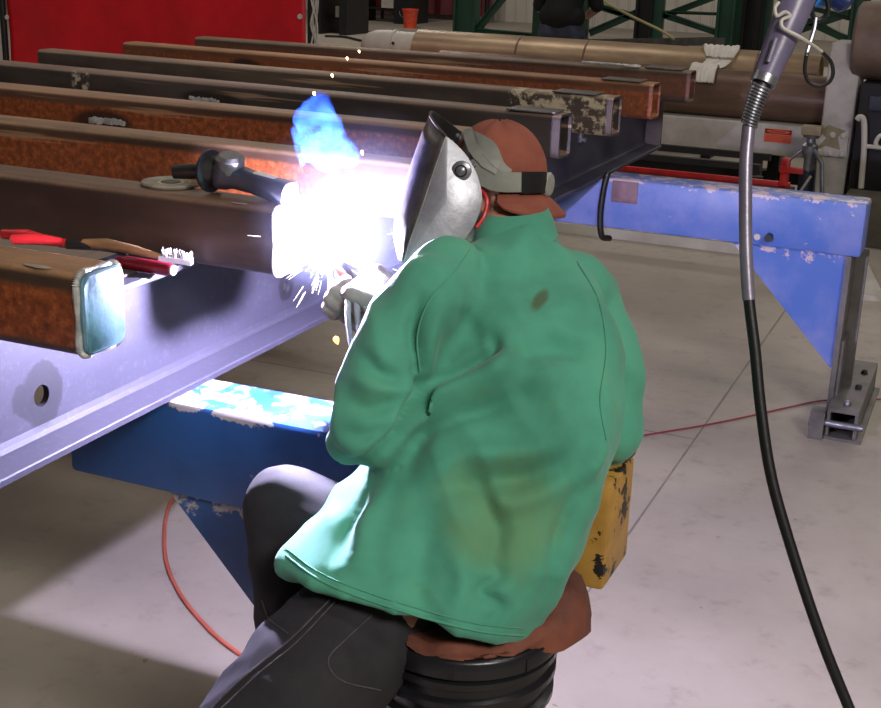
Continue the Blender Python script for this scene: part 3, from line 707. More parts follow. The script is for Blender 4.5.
for px, py in ((4,17),(305,17)):
    c = PL(px,py,1,6.97); c.x = max(min(c.x,x1-.03),x0+.03); MB().lathe(c,(0,-1,0),[(0,.008),(0,.017),(.006,.015),(.006,.008)],16).build('grommet', M_white, t)
t = thing('cord_bundle', (x1+.07,6.98,.8), 'tangle of white cord hanging at the right edge of the red curtain', 'cord')
random.seed(3)
for k in range(5):
    g = [V((x1+.065+random.uniform(-.02,.03), 6.96+random.uniform(-.02,.02), 1.9-.09*j*1.6)) for j in range(9)]
    MB().tube(smoothpath(g,4),.005,6).build('strand', M_white, t)
# ------------------------------------------------------------------ far left background
def ub(pxa, pya, pxb, pyb, y, dy, z0=None, z1=None):
    a = PL(pxa,pya,1,y); c = PL(pxb,pyb,1,y); return (a.x, y, z0 if z0 is not None else c.z), (c.x, y+dy, z1 if z1 is not None else a.z)
def bench(pxa, pxb, y, label):
    x0 = PL(pxa,20,1,y).x; x1 = PL(pxb,20,1,y).x; t = thing('welding_table', ((x0+x1)/2,y,0), label, 'workbench', 'dark workbenches at the far end')
    MB().bx((x0,y,.84),(x1,y+1.0,.9)).build('top', M_dark, t)
    w = (x1-x0)
    MB().bx((x0+.03,y,0),(x0+.1,y+.9,.84)).build('leg', M_dark, t); MB().bx((x1-.32*w,y+.05,0),(x1-.05,y+.9,.84)).build('side_cabinet', M_dark, t)
    MB().bx((x0+.1,y+.3,.25),(x1-.32*w,y+.9,.29)).build('shelf', M_dark, t)
    MB().bx((x0+.4*w,y+.25,.29),(x0+.6*w,y+.5,.48)).build('white_bin', M_white, t)
bench(316,348,20.6,'dark workbench right of the red curtain'); bench(352,412,24.2,'dark workbench behind the orange bucket')
b = MB(); a, c = ub(381,0,398,17,25.5,.05,.3,1.4); b.bx(a,c); t = thing('panel_stand', (a[0],25.5,0), 'pale upright panel beyond the far workbench', 'panel'); b.build('panel', M_pale, t); MB().bx((a[0],25.5,0),(a[0]+.05,25.55,.3)).build('leg',M_dark,t); MB().bx((c[0]-.05,25.5,0),(c[0],25.55,.3)).build('leg',M_dark,t)
a = PL(418,21,2,0); c = PL(456,21,2,0)
b = MB(); nx = 30; R0 = [[V((a.x-1.5+(c.x-a.x+2.3)*i/nx, 26.2+.06*math.sin(i*1.3), z)) for i in range(nx+1)] for z in (.12,2.4)]
t = thing('welding_curtain', (c.x,26.2,0), 'dark maroon curtain far back behind the orange bucket', 'curtain'); b.loft(R0,cap=False,closed=False); b.build('vinyl_sheet', mat('maroon vinyl',(110,24,40),(80,16,28),2,.5), t)
MB().cyl((c.x+.7,26.2,0),(c.x+.7,26.2,2.5),.05).build('pole', M_dark, t); MB().cyl((a.x-1.5,26.2,0),(a.x-1.5,26.2,2.5),.05).build('pole', M_dark, t)
c = PL(410,28,2,0)
t = thing('plastic_bucket', (c.x,c.y,0), 'orange plastic bucket standing far back on the floor', 'bucket')
MB().lathe((c.x,c.y,0),(0,0,1),[(0,.12),(.3,.145),(.3,.155),(.33,.155),(.335,.165),(.36,.165),(.36,.145),(.05,.12)],28).build('pail', M_orange, t)
MB().tube([(c.x+.16*math.cos(q),c.y+.16*math.sin(q)*.3-.15,.32-.13*abs(math.sin(q))) for q in [math.pi*k/12+math.pi for k in range(13)]],.005,6).build('bail_handle', M_steel, t)
# dark hose on the floor near far bench
g = [PL(x_,y_,2,.02) for x_,y_ in ((325,36),(345,37),(365,41),(385,38),(392,33))]
tag(MB().tube(smoothpath(g,6),.02,8).build('floor_cable', M_black),'black cable looping on the far floor behind the farthest tube','cable')
# ------------------------------------------------------------------ floor cables
M_rc = mat('red cable jacket',(140,50,66),(116,38,52),8,.5); M_oc = mat('orange cable jacket',(196,104,84),(170,84,66),8,.5)
g = [PL(x_,y_,2,.006) for x_,y_ in ((560,452),(640,436),(700,426),(745,417),(790,407),(829,400),(905,399))]
tag(MB().tube(smoothpath(g,8),.0036,8).build('extension_cord', M_rc),'thin red cord running across the floor to the rear stand foot','cord')
g = [PL(x_,y_,2,.006) for x_,y_ in ((190,489),(172,500),(165,525),(166,560),(178,590),(196,615),(222,641),(262,668),(300,690))]
tag(MB().tube(smoothpath(g,8),.006,8).build('extension_cord', M_oc),'orange pink cord curving on the floor under the dark blue stand','cord')
# ------------------------------------------------------------------ the seated welder
random.seed(11)
M_skin = mat('skin', (206,150,130), (180,118,100), 9, .5)
M_denim = mat('dark denim', (40,37,42), (26,24,29), 9, .85, bump=.3, bscale=350, bdist=.001)
M_leather = mat('brown suede leather', (122,68,50), (84,44,34), 9, .8)
M_glove = mat('pale leather glove', (170,160,152), (120,110,104), 14, .75)
M_boot = mat('brown boot leather', (70,50,38), (44,32,26), 10, .5)
M_capc = mat('rust red cap cloth', (140,76,58), (112,56,44), 8, .85, bscale=260, bdist=.001)
M_helm = mat('scuffed aluminium mask', (176,176,184), (138,138,148), 14, .42, .45)
M_helmd = mat('dark scuffed mask front', (108,100,98), (72,66,66), 22, .4, .6)
M_head = mat('grey headgear plastic', (148,148,140), (118,118,112), 7, .5)
PB = W(470, 655, 2.03)           # seat point
SEAT = .60
man = thing('person', (-.70,1.62,0), 'seated person in green welding jacket, brown cap and grey welding mask, leaning over the arc', 'person')

def P3(px, py, d): return W(px, py, d)
# joints
pelv = P3(446,566,2.05); chest = P3(508,345,2.08); neck = P3(508,222,2.14); headc = P3(490,184,2.19)
Lsh = P3(432,296,1.99); Rsh = P3(578,300,2.20); Lel = P3(374,424,1.95); Rel = P3(614,428,2.20)
Lha = P3(398,306,2.20); Rha = V((-.95,1.99,1.02))
Lhip = P3(392,605,2.0); Rhip = P3(410,570,2.08)
Lkn = P3(212,790,1.80); Rkn = P3(284,508,2.12)
Lan = V((Lkn.x-.02,Lkn.y+.05,.16)); Ran = V((Rkn.x+.10,Rkn.y-.10,.30)); 
Lan = V((Lkn.x+.0,Lkn.y+.02,.10))
# ---- jacket
def ringpts(L, R, d, hd, tilt=0.0, n=40, e=.85):
    a = P3(*L, d); c = P3(*R, d); m = (a+c)/2; u = (c-a)/2; v = AWAY*hd + UP*tilt
    return [m + u*math.copysign(abs(math.cos(q))**e, math.cos(q)) + v*math.copysign(abs(math.sin(q))**e, math.sin(q)) for q in [2*math.pi*k/n for k in range(n)]]
RG = [((484,222),(544,215),2.13,.055),((474,240),(560,232),2.12,.07),((446,262),(580,258),2.10,.095),((420,290),(600,288),2.08,.125),
      ((408,335),(616,336),2.06,.145),((402,385),(622,392),2.04,.15),((394,430),(618,440),2.03,.15),((366,468),(604,488),2.02,.15),
      ((330,505),(584,538),2.01,.15,-.01),((300,540),(560,588),2.0,.15,-.025),((286,558),(536,630),1.99,.145,-.045),((284,564),(531,637),1.99,.14,-.047)]
mb = MB(); mb.loft([ringpts(*q) for q in RG]); torso = mb.mesh()
arms = [(P3(446,276,2.03),.058,Lsh,.07),(Lsh,.072,P3(396,358,1.97),.073),(P3(396,358,1.97),.073,Lel,.069),(Lel,.066,P3(352,440,1.96)+V((0,0,0)),.040),
        (Lel,.064,P3(392,360,2.10),.052),(P3(392,360,2.10),.052,P3(400,318,2.17),.046),
        (P3(560,285,2.14),.07,Rsh,.078),(Rsh,.078,P3(604,360,2.2),.068),(P3(604,360,2.2),.068,Rel,.056),(Rel,.056,P3(612,446,2.22),.036),
        (Rel,.055,Rel.lerp(Rha,.8),.044)]
jk = capsules(arms, .007, 6, extra=[torso])
TJ = bvh(jk)
# cloth folds: (polyline px, width m, depth m)   negative = groove, positive = ridge
FO = [([(420,372),(424,392),(412,412),(400,436),(372,458),(348,468)],.013,-.026),
      ([(424,388),(450,377),(476,360),(493,352),(494,340)],.010,-.015),([(500,330),(508,350),(500,372),(470,400)],.018,.013),
      ([(398,436),(430,405),(470,382),(505,366)],.020,.016),([(400,450),(440,425),(480,408),(520,398)],.016,-.011),
      ([(418,300),(412,330),(420,365)],.010,-.010),([(440,300),(430,335),(428,370)],.016,.009),
      ([(505,345),(530,352),(560,345),(590,352)],.022,-.010),([(512,372),(545,378),(585,372)],.025,.009),
      ([(430,470),(470,455),(520,452),(565,440)],.022,.010),([(425,495),(470,482),(520,478),(570,468)],.020,-.010),
      ([(480,505),(520,500),(560,480),(598,452)],.02,.010),([(470,470),(485,500),(500,530),(494,560)],.016,-.010),
      ([(600,470),(575,500),(560,540),(545,590)],.016,-.009),([(586,400),(596,430),(590,470),(570,520)],.018,.008),
      ([(360,500),(345,530),(338,556)],.016,-.010),([(388,480),(370,520),(360,566)],.018,.008),([(430,520),(420,560),(424,600)],.022,-.009),
      ([(480,560),(500,575),(480,590),(500,606),(488,625)],.010,-.008),([(452,548),(462,580),(455,610)],.016,.008),
      ([(360,352),(380,372),(400,380)],.012,-.008),([(345,400),(370,408),(395,402)],.013,-.008),([(338,430),(362,436),(385,428)],.012,-.007),([(350,376),(375,388),(405,388)],.012,.006),
      ([(470,262),(500,275),(530,272),(560,262)],.022,-.006),([(455,300),(475,330),(480,350)],.018,-.007),([(540,300),(560,330),(590,345)],.02,.006)]
segs = []
for pl_, w_, d_ in FO:
    sp = smoothpath([V((x_,y_,0)) for x_,y_ in pl_], 5)
    h3 = [hit(TJ,p.x,p.y) for p in sp]; h3 = [h for h in h3 if h]
    for i,(a,c) in enumerate(zip(h3[:-1],h3[1:])):
        if (a-c).length < .06:
            f = math.sin(math.pi*(i+.8)/(len(h3)+.6)); segs.append((a,c,w_,d_*max(.25,f)))
def fold(me):
    vs = me.vertices; N = [v.normal.copy() for v in vs]
    for i, v in enumerate(vs):
        best = {}
        for k,(a,c,w_,d_) in enumerate(segs):
            dv = v.co-a
            if abs(dv.x) > .09 or abs(dv.z) > .09 or abs(dv.y) > .09: continue
            ab = c-a; t = max(0,min(1,dv.dot(ab)/max(1e-9,ab.length_squared))); ds = (dv-ab*t).length
            if ds < 3*w_:
                e = d_*math.exp(-(ds/w_)**2); kk = (w_,d_>0)
                if abs(e) > abs(best.get(kk,0)): best[kk] = e
        n = noise.noise(v.co*7.0)*.013 + noise.noise(v.co*18+V((3,1,2)))*.005
        r = abs(noise.noise(V((v.co.x*9+v.co.z*5, v.co.y*9-v.co.z*4, v.co.z*4))))
        n += (.25-r)*.022
        v.co += N[i]*(sum(best.values())*1.7+n)
    me.update()
fold(jk)
# hem lip and seams
TJ = bvh(jk)
joff = man['_o']
def PJ(p):
    h = hit(TJ,*p); return tuple(h-V(joff)) if h else (0,0,0)
M_jack = jacket_mat()
jacket = newobj('jacket', jk, M_jack, man, smooth=180); jacket['label'] = 'green cotton welding jacket with creases and stains'
hem = ringpts(RG[-1][0],RG[-1][1],RG[-1][2],RG[-1][3]+.006,n=60); hem.append(hem[0])
hh = [p*1.0+V((0,0,.004)) for p in hem]

def seam(name, pts, r, m, parent, tree, off=.001, n=6):
    h = [hit(tree,p.x,p.y,off) for p in smoothpath([V((x_,y_,0)) for x_,y_ in pts], n)]
    h = [p for p in h if p]
    if len(h) > 2: return MB().tube(h, r, 6).build(name, m, parent)
seam('shoulder_seam', [(470,250),(455,272),(430,300),(418,335),(420,372)], .0016, M_jack, jacket, TJ)
seam('sleeve_seam', [(577,262),(598,300),(606,350),(600,400),(606,440)], .0016, M_jack, jacket, TJ)
for dy_ in (0,-7):
    seam('hem_seam', [(286,556+dy_),(318,579+dy_),(360,597+dy_),(420,616+dy_),(480,631+dy_),(524,635+dy_)], .0022 if not dy_ else .0012, M_jack, jacket, TJ)
# stand collar
mb = MB(); cr = []
for (L,R,d,h) in (((472,243),(558,234),2.125,.072),((476,222),(552,214),2.135,.066),((482,211),(548,206),2.14,.060),((485,213),(545,209),2.14,.054)): cr.append(ringpts(L,R,d,h,n=36))
mb.loft(cr,cap=False); mb.build('collar', M_jack, jacket, smooth=60)
# black cuff / sleeve end resting on the yellow block
c0 = P3(613,452,2.235)
# ---- trousers
tr = capsules([(pelv+V((0,0,.0)),.112,pelv+V((-.0,.02,.06)),.10),(P3(436,580,2.06),.10,P3(370,622,2.0),.105),(P3(370,622,2.0),.105,P3(300,690,1.90),.108),(P3(300,690,1.90),.108,Lkn,.085),(Lkn,.078,Lan+V((0,0,.05)),.062),
     (pelv+V((-.04,.05,0)),.09,Rhip.lerp(Rkn,.4),.095),(Rhip.lerp(Rkn,.4),.09,Rkn,.070),(Rkn,.068,Ran,.058),(Ran,.058,Ran+V((0,0,-.12)),.055)], .008, 5)
for v in tr.vertices:
    n_ = noise.noise(v.co*9)*.006+(.25-abs(noise.noise(V((v.co.x*6,v.co.y*14,v.co.z*14)))))*.012; v.co += v.normal*n_
TT = bvh(tr)
trs = newobj('trousers', tr, M_denim, man, smooth=180); trs['label'] = 'dark work jeans'
M_st = mat('dark stitching', (84,78,84), (60,56,62), 40, .9)
seam('outer_seam', [(330,600),(290,640),(250,672),(215,705),(190,740)], .0016, M_st, trs, TT)
seam('outer_seam', [(335,602),(296,643),(256,676),(221,709)], .0012, M_st, trs, TT)
seam('pocket_seam', [(262,600),(270,620),(288,634)], .0012, M_st, trs, TT)
seam('pocket_seam', [(372,615),(345,640),(328,660),(340,680),(380,690)], .0012, M_st, trs, TT)
# ---- body (one continuous surface under the clothes)
F_ = (-RIGHT*.96+AWAY*.1-UP*.35).normalized(); S_ = F_.cross(UP).normalized()  # S_: his right (far) side
if S_.dot(AWAY) < 0: S_ = -S_
Uh = S_.cross(F_); Uh = Uh if Uh.z > 0 else -Uh
def arm_(a,b_,c,ra,rb,rc): return [(a,ra,b_,rb),(b_,rb,c,rc)]
def hand(w, d, palm_n, side):
    """palm + five bent fingers closing on a held rod; w wrist, d direction of palm, palm_n palm normal"""
    d = d.normalized(); n = palm_n.normalized(); s = d.cross(n).normalized()*side; o = []
    for k in range(4):
        base = w+d*.085+s*(-.030+.020*k); o.append((w+s*(-.014+.010*k),.016,base,.0125))
        L = (.040,.046,.043,.034)[k]; p1 = base+(d*.75+n*.65).normalized()*L; p2 = p1+(n*.95-d*.30).normalized()*L*.62; p3 = p2+(n*.1-d*.95).normalized()*L*.45
        o += [(base,.0105,p1,.0098),(p1,.0098,p2,.009),(p2,.009,p3,.008)]
    t0 = w+d*.025-s*.028; t1 = t0+(-s*.6+d*.55+n*.55).normalized()*.042; t2 = t1+(d*.6+n*.7+s*.25).normalized()*.032
    return o+[(t0,.014,t1,.012),(t1,.012,t2,.010)]
torch_tip = V((-1.068,1.972,1.152)); 
Lw = Lha; hd_l = (torch_tip+V((.07,.0,-.02))-Lw)
Rw = Rha; hd_r = V((-.6,-.05,.45))
LH = hand(Lw, V((-.75,.25,.25)), V((-.1,.5,-.8)), 1); RH = hand(Rw, hd_r, V((.0,-.8,.2)), -1)
hw = .072
face = [(headc-Uh*.005,.066,headc+Uh*.012,.068),(headc+F_*.03-Uh*.05,.06,headc+F_*.055-Uh*.075,.038),   # skull, jaw, chin
        (headc+F_*.075,.014,headc+F_*.098-Uh*.022,.013),                                     # nose
        (headc+F_*.085-Uh*.05-S_*.018,.008,headc+F_*.085-Uh*.05+S_*.018,.008),               # lips
        (headc+F_*.084-Uh*.062-S_*.014,.007,headc+F_*.084-Uh*.062+S_*.014,.007),
        (headc+F_*.08+Uh*.022-S_*.04,.009,headc+F_*.08+Uh*.022+S_*.04,.009),                  # brow
        (headc+F_*.072-S_*.03+Uh*.004,.012,headc+F_*.073-S_*.03+Uh*.004,.012),(headc+F_*.072+S_*.03+Uh*.004,.012,headc+F_*.073+S_*.03+Uh*.004,.012)] # eyes
for sg in (-1,1): face.append((headc+S_*sg*.068+Uh*.008-F_*.012,.014,headc+S_*sg*.070-Uh*.022-F_*.008,.009))
body_segs = face+[(headc-Uh*.05-F_*.02,.052,neck-UP*.03,.055),(neck-UP*.03,.05,chest.lerp(neck,.5),.05),(chest,.09,pelv+V((0,0,.05)),.085),(chest.lerp(neck,.35)+AWAY*.03,.04,Lsh,.034),(chest.lerp(neck,.45),.05,Rsh,.04),(chest,.09,Lsh.lerp(Rsh,.35)+AWAY*.05,.045),(chest,.09,Lsh.lerp(Rsh,.65)+AWAY*.03,.045)]
body_segs += arm_(Lsh,Lel,Lw,.036,.03,.027)+arm_(Rsh,Rel,Rw,.04,.034,.028)+LH+RH
body_segs += [(pelv,.08,Lhip.lerp(Lkn,.3),.075),(Lhip.lerp(Lkn,.3),.08,Lkn,.058),(Lkn,.056,Lan,.042),(pelv,.07,Rhip.lerp(Rkn,.3),.07),(Rhip.lerp(Rkn,.3),.075,Rkn,.052),(Rkn,.05,Ran+V((0,0,-.14)),.04)]
bd = capsules(body_segs, .006, 2)
newobj('body', bd, M_skin, man, smooth=180)
# gloves: slightly larger closed hands
def glove(w, elb, Hs, lab):
    g = [(a,r0+.004,c,r1+.004) for a,r0,c,r1 in Hs]; fo = (elb-w).normalized(); g.append((w,.034,w+fo*.09,.046))
    o = newobj('glove', capsules(g,.005,2), M_glove, man, smooth=180); o['label'] = lab
glove(Lw, P3(392,360,2.10), LH, 'pale leather glove gripping the torch'); glove(Rw, Rel, RH, 'pale leather glove steadying the torch')
# right elbow pad
MB().tube([P3(622,432,2.225),P3(616,446,2.225),P3(610,458,2.23)],[.034,.036,.028],16).build('elbow_pad', M_black, man)
# boots
for kn, an, fd in ((Lkn,Lan,V((-.9,-.3,0))),(Rkn,Ran,V((-.9,.1,0)))):
    fl = an.z-.10 if an is Lan else Ran.z-.22
    base = V((an.x,an.y,max(fl,0))); 
    bb = capsules([(base+V((0,0,.14)),.052,base+V((0,0,.05)),.048),(base+V((0,0,.045)),.042,base+fd*.17+V((0,0,.038)),.036),(base-fd*.03+V((0,0,.035)),.034,base+V((0,0,.035)),.038)],.008,2)
    bt = newobj('boot', bb, M_boot, man, smooth=60)
    s = fd.normalized(); MB().box(base+fd*.075+V((0,0,.008)),(.30,.095,.018),axes=(s,UP.cross(s).normalized(),UP),bev=.006).build('sole', M_black, bt)
foot2 = Ran+V((-.07,0,-.22))
# ---- cap
ray_h = ray(492,170).normalized()
Sd = (ray_h + RIGHT*.10 + UP*.06).normalized()      # away, across the head
Fx = -RIGHT; Fx = (Fx-Sd*Fx.dot(Sd)).normalized(); Ux = Sd.cross(Fx); Ux = Ux if Ux.z > 0 else -Ux
HC = P3(498,172,2.18)
capm = ellipsoid(HC+Ux*.004, (Fx,Sd,Ux), (.083,.082,.083), 40, 22)
for v in capm.vertices:
    d = v.co-HC; h = d.dot(Ux)
    if h < -.030: v.co += Ux*(-.030-h)
    f = d.dot(Fx)
    v.co += v.normal*(.0022*math.sin(math.atan2(d.dot(Sd),f)*8)*max(0,h/.08)+noise.noise(v.co*22)*.002)
capo = newobj('cap', capm, M_capc, man, smooth=60); capo['label'] = 'rust brown welder cap worn backwards'
# brim at the back
mb = MB(); A0 = []; n=26
for rr,dz in ((.070,.010),(.088,-.006),(.108,-.024),(.120,-.036),(.119,-.041),(.105,-.033),(.07,-.004)):
    row = []
    for k in range(n+1):
        a = math.radians(-84+168*k/n); ed = max(0,math.cos(a*1.07))**.45
        r = .076+(rr-.076)*(.25+.75*ed); zz = -.030+(dz+.0)*(.35+.65*ed)
        row.append(HC-Fx*r*math.cos(a)*.99+Sd*r*math.sin(a)*1.0+Ux*zz)
    A0.append(row)
mb.loft(A0,cap=False,closed=False); br = mb.build('brim', M_capc, capo, smooth=50)
TC = bvh(capm)  # note: local coordinates after build -> rebuild in world
tmp = capm.copy(); tmp.transform(Matrix.Translation(V(joff))); TC = bvh(tmp)
def ch(px,py,off): 
    h = hit(TC,px,py,off); return h
# headgear on the cap
def strap(name, pts, wid, m, off=.004, th=.003, parent=man):
    sp = smoothpath([V((x_,y_,w_)) for (x_,y_),w_ in zip(pts,wid)],6); R = []
    last=None
    for i,p in enumerate(sp):
        q = sp[min(i+1,len(sp)-1)]; p0 = sp[max(i-1,0)]; t = V((q.x-p0.x,q.y-p0.y,0)).normalized(); nn = V((-t.y,t.x,0))
        a = ch(p.x-nn.x*p.z/2,p.y-nn.y*p.z/2,off); c = ch(p.x+nn.x*p.z/2,p.y+nn.y*p.z/2,off)
        if a is None or c is None: 
            continue
        N = (a-CAM).normalized()*-1
        R.append([a,c,c+N*th,a+N*th])
    if len(R) > 1: return MB().loft(R) and None
def strapb(name, pts, wid, m, off=.004, th=.003, parent=man):
    sp = smoothpath([V((x_,y_,w_)) for (x_,y_),w_ in zip(pts,wid)],6); R = []
    for i,p in enumerate(sp):
        q = sp[min(i+1,len(sp)-1)]; p0 = sp[max(i-1,0)]; t = V((q.x-p0.x,q.y-p0.y,0)).normalized(); nn = V((-t.y,t.x,0))
        a = ch(p.x-nn.x*p.z/2,p.y-nn.y*p.z/2,off); c = ch(p.x+nn.x*p.z/2,p.y+nn.y*p.z/2,off)
        if a is None:
            a = W(p.x-nn.x*p.z/2,p.y-nn.y*p.z/2,(R[-1][0]-CAM).length*.97 if R else 2.12)
        if c is None:
            c = W(p.x+nn.x*p.z/2,p.y+nn.y*p.z/2,(R[-1][1]-CAM).length*.97 if R else 2.12)
        N = (a-CAM).normalized()*-1
        R.append([a,c,c+N*th,a+N*th])
    mb = MB(); mb.loft(R); return mb.build(name, m, parent, smooth=50)
hg = strapb('headgear_plate', [(462,147),(472,149),(484,158),(497,170),(508,176)], [26,32,34,20,14], M_head, .006, .004)
hg['label'] = 'grey headgear side plate'
strapb('headgear_band', [(476,160),(484,172),(500,180),(522,181)], [20,22,18,17], M_head, .010, .004)
strapb('headgear_band', [(470,133),(476,150),(488,163),(498,168)], [9,10,11,12], M_head, .010, .004)
strapb('elastic_band', [(519,181),(530,181),(541,181)], [19,19,18], M_black, .011, .004)
for px,py in ((458,146),(478,165),(463,140)):
    h = ch(px,py,.012); 
    if h: MB().lathe(h,(CAM-h),[(-.004,.004),(.001,.004),(.003,.002)],10).build('rivet', M_steel, hg)
kc = P3(549,184,2.16); MB().lathe(kc+RIGHT*-.012,RIGHT*.9-AWAY*.45,[(0,.010),(.005,.020),(.012,.021),(.016,.018),(.017,.004)],20).build('adjusting_knob', M_head, man)
# orange bandana edge at the cap front
bp = [hit(TC,*q,.001) for q in ((455,140),(456,134),(459,129),(464,127),(470,127))]; bp = [q for q in bp if q]
if len(bp) > 1: MB().tube(smoothpath(bp,4),.005,8).build('bandana', M_orange, man)
# glasses temple and cord
MB().tube([P3(484,186,2.115),P3(492,190,2.105),P3(499,192,2.105)],[.002,.004,.0035],8).build('glasses_temple', mat('clear amber plastic',(200,170,160),None,5,.2), man)
MB().tube(smoothpath([P3(480,188,2.11),P3(487,200,2.10),P3(484,216,2.10),P3(476,228,2.09)],5),.0035,8).build('earplug_cord', M_redp, man)
# ---- welding mask: U-shaped shell lofted from near profile to far profile
DN = 2.085; SW = .19
def off_(t): return Sd*(SW*t)
# rows: (crease px, bulge m, back px) from top to bottom
rows = [((446,136),.034,None),((441,150),.040,None),((434,170),.044,None),((426,195),.046,None),((417,220),.044,None),((409,243),.034,None),((403,262),.018,None)]
mb = MB(); RR = []; n = 18
for i,(c,bg,_) in enumerate(rows):
    p = P3(*c, DN); row = []
    for k in range(n+1):
        t = k/n; bul = bg*1.15*(1-abs(2*t-1)**2.6); row.append(p+off_(t)+Fx*bul+Ux*( .036*(1-abs(2*t-1)**2.2) if i == 0 else (.022*(1-abs(2*t-1)**2) if i == 1 else (.008*(1-abs(2*t-1)**2) if i == 2 else 0))))
    RR.append(row)
mb.loft(RR,cap=False,closed=False); fr = mb.build('mask_front', M_helmd, man, smooth=60); m = fr.modifiers.new('s','SOLIDIFY'); m.thickness = .003; fr['label'] = 'curved dark metal front of the welding mask'
def inside_black(o, th):
    o.data.materials.append(M_black); m = o.modifiers.new('s','SOLIDIFY'); m.thickness = th; m.material_offset = 0
def cheek(t, nm):
    pr = [(446,136),(456,144),(466,155),(474,168),(480,184),(482,198),(479,214),(470,232),(452,252),(430,268),(412,270),(403,262),(409,243),(417,220),(426,195),(434,170),(441,150)]
    sm = smoothpath([V((x_,y_,0)) for x_,y_ in pr[:12]],4)+[V((x_,y_,0)) for x_,y_ in pr[12:]]
    pts = [P3(p.x,p.y,DN)+off_(t) for p in sm]; mb = MB()
    c = P3(448,200,DN)+off_(t)
    o_ = (-Sd if t < .5 else Sd)
    mb.loft([[p.lerp(c,f)+o_*.013*(1-(1-f)**2) for p in pts] for f in (0,.08,.2,.4,.65,.85,.985)],cap=True)
    me_o = mb.build(nm, M_helm, man, smooth=70); me_o['label'] = 'light scuffed metal cheek panel of the mask'; return me_o
ck = cheek(0,'mask_side'); cheek(1,'mask_side')
rim = [p for p in RR[0]]
MB().tube([p+Ux*.0 for p in rim],.0022,6).build('mask_rim', M_helmd, fr)
lin_ = [[p.lerp(sum(RR[i],V())/len(RR[i]),.04)-Fx*.003 for p in RR[i]] for i in range(len(RR))]
MB_=MB(); MB_.loft(lin_,cap=False,closed=False); MB_.build('mask_lining', M_black, fr, smooth=60)
MB().tube([r[0] for r in RR],.0012,6).build('mask_edge', M_helmd, fr)
kn = P3(461,171,DN-.012)
MB().lathe(kn+Sd*.012,-Sd,[(0,.015),(.004,.0165),(.010,.016),(.012,.012),(.0125,.008),(.016,.0075),(.018,.004)],24).build('pivot_knob', M_steel, ck)
MB().lathe(kn-Sd*.0005,-Sd,[(0,.010),(.0012,.010),(.0014,.008)],20).build('knob_ring', M_black, ck)
# lens window on the front
p = P3(430,186,DN)+off_(.5)+Fx*.030; MB().box(p,(.008,.10,.045),axes=(Fx,Sd,Ux),bev=.003).build('lens_window', M_black, fr)
# ------------------------------------------------------------------ bucket seat and leather
bc = V((-.655,1.60,0)); 
q = P3(464,614,2.03); bc = V((q.x,q.y,0)); rim_z = q.z+.006
t = thing('bucket_seat', (bc.x,bc.y,0), 'black ribbed plastic bucket used as a seat', 'bucket')
M_bk = mat('glossy black plastic', (30,30,34), (20,20,24), 5, .3)
R_ = .146
MB().lathe((bc.x,bc.y,0),(0,0,1),[(0,R_-.026),(.01,R_-.022),(rim_z-.13,R_-.008),(rim_z-.125,R_+.002),(rim_z-.115,R_+.002),(rim_z-.11,R_-.007),(rim_z-.09,R_-.006),(rim_z-.085,R_+.004),(rim_z-.075,R_+.004),(rim_z-.07,R_-.004),(rim_z-.055,R_-.004),(rim_z-.05,R_+.006),(rim_z-.04,R_+.006),(rim_z-.036,R_-.002),(rim_z-.02,R_-.002)],48).build('pail', M_bk, t)
MB().lathe((bc.x,bc.y,0),(0,0,1),[(rim_z-.034,R_+.003),(rim_z-.030,R_+.009),(rim_z-.004,R_+.010),(rim_z,R_+.007),(rim_z+.004,R_-.004),(rim_z+.004,.01)],48).build('lid', M_bk, t)
for k in range(8):
    a = 2*math.pi*(k+.35)/8; d = V((math.cos(a),math.sin(a),0)); MB().box(V((bc.x,bc.y,rim_z-.018))+d*(R_+.009),(.004,.006,.022),axes=(d,UP.cross(d),UP)).build('lid_notch', M_black, t)
# leather apron / cloth over the lid
mb = MB(); R = []; nn = 64
for j,(rr,dz) in enumerate(((.0,.016),(.06,.016),(.11,.016),(.132,.015),(.139,.014),(.144,.012),(.147,.010),(.149,.008),(.150,.006),(.150,.005))):
    row = []
    for k in range(nn):
        a = 2*math.pi*k/nn; lobe = max(0,math.cos(a-math.radians(26)))**6
        r = max(rr,.003)+(0,0,.0,.008,.020,.034,.044,.050,.052,.050)[j]*lobe+.004*math.sin(a*11+j)*(j>3)
        z = rim_z+dz+.012*noise.noise(V((math.cos(a)*3,math.sin(a)*3,j*.4)))*(j>2) + lobe*((.0,.02,.03,.045,.054,.052,.038,.016,-.008,-.03)[j])*(1+.15*math.sin(a*14)) + .004*math.sin(a*9)*(j>2)
        row.append(V((bc.x+r*math.cos(a),bc.y+r*math.sin(a),z)))
    R.append(row)
mb.loft(R,cap=True); o = mb.build('leather_apron', M_leather, smooth=60)
tag(o,'brown suede leather piece folded over the black bucket seat','leather')
# ------------------------------------------------------------------ torch and cables
ARC = V((-1.068,1.972,1.152))
th = Lw+V((-.065,.03,.0))
t = thing('welding_torch', tuple(th), 'welding torch held in the gloved hand with its tip at the arc', 'torch')
d = (ARC-th)
MB().tube(smoothpath([th-d.normalized()*.07+V((.02,0,-.01)),th,th+d*.35],6),.013,12).build('handle', mat('grey torch grip',(120,120,135),None,8,.5), t)
MB().tube(smoothpath([th+d*.33,th+d*.6+V((0,0,.012)),th+d*.8+V((0,0,.004)),ARC-d.normalized()*.03],6),[.009]*18+[.008]*1,12).build('neck', M_steel, t)
e = ARC-d.normalized()*.03; MB().lathe(e-d.normalized()*.03,d,[(0,.008),(.004,.012),(.03,.012),(.036,.010)],16).build('nozzle', mat('copper',(200,130,90),(150,90,60),12,.3,.8), t)
M_wc = mat('pale welding cable',(190,190,200),(160,160,172),6,.5)
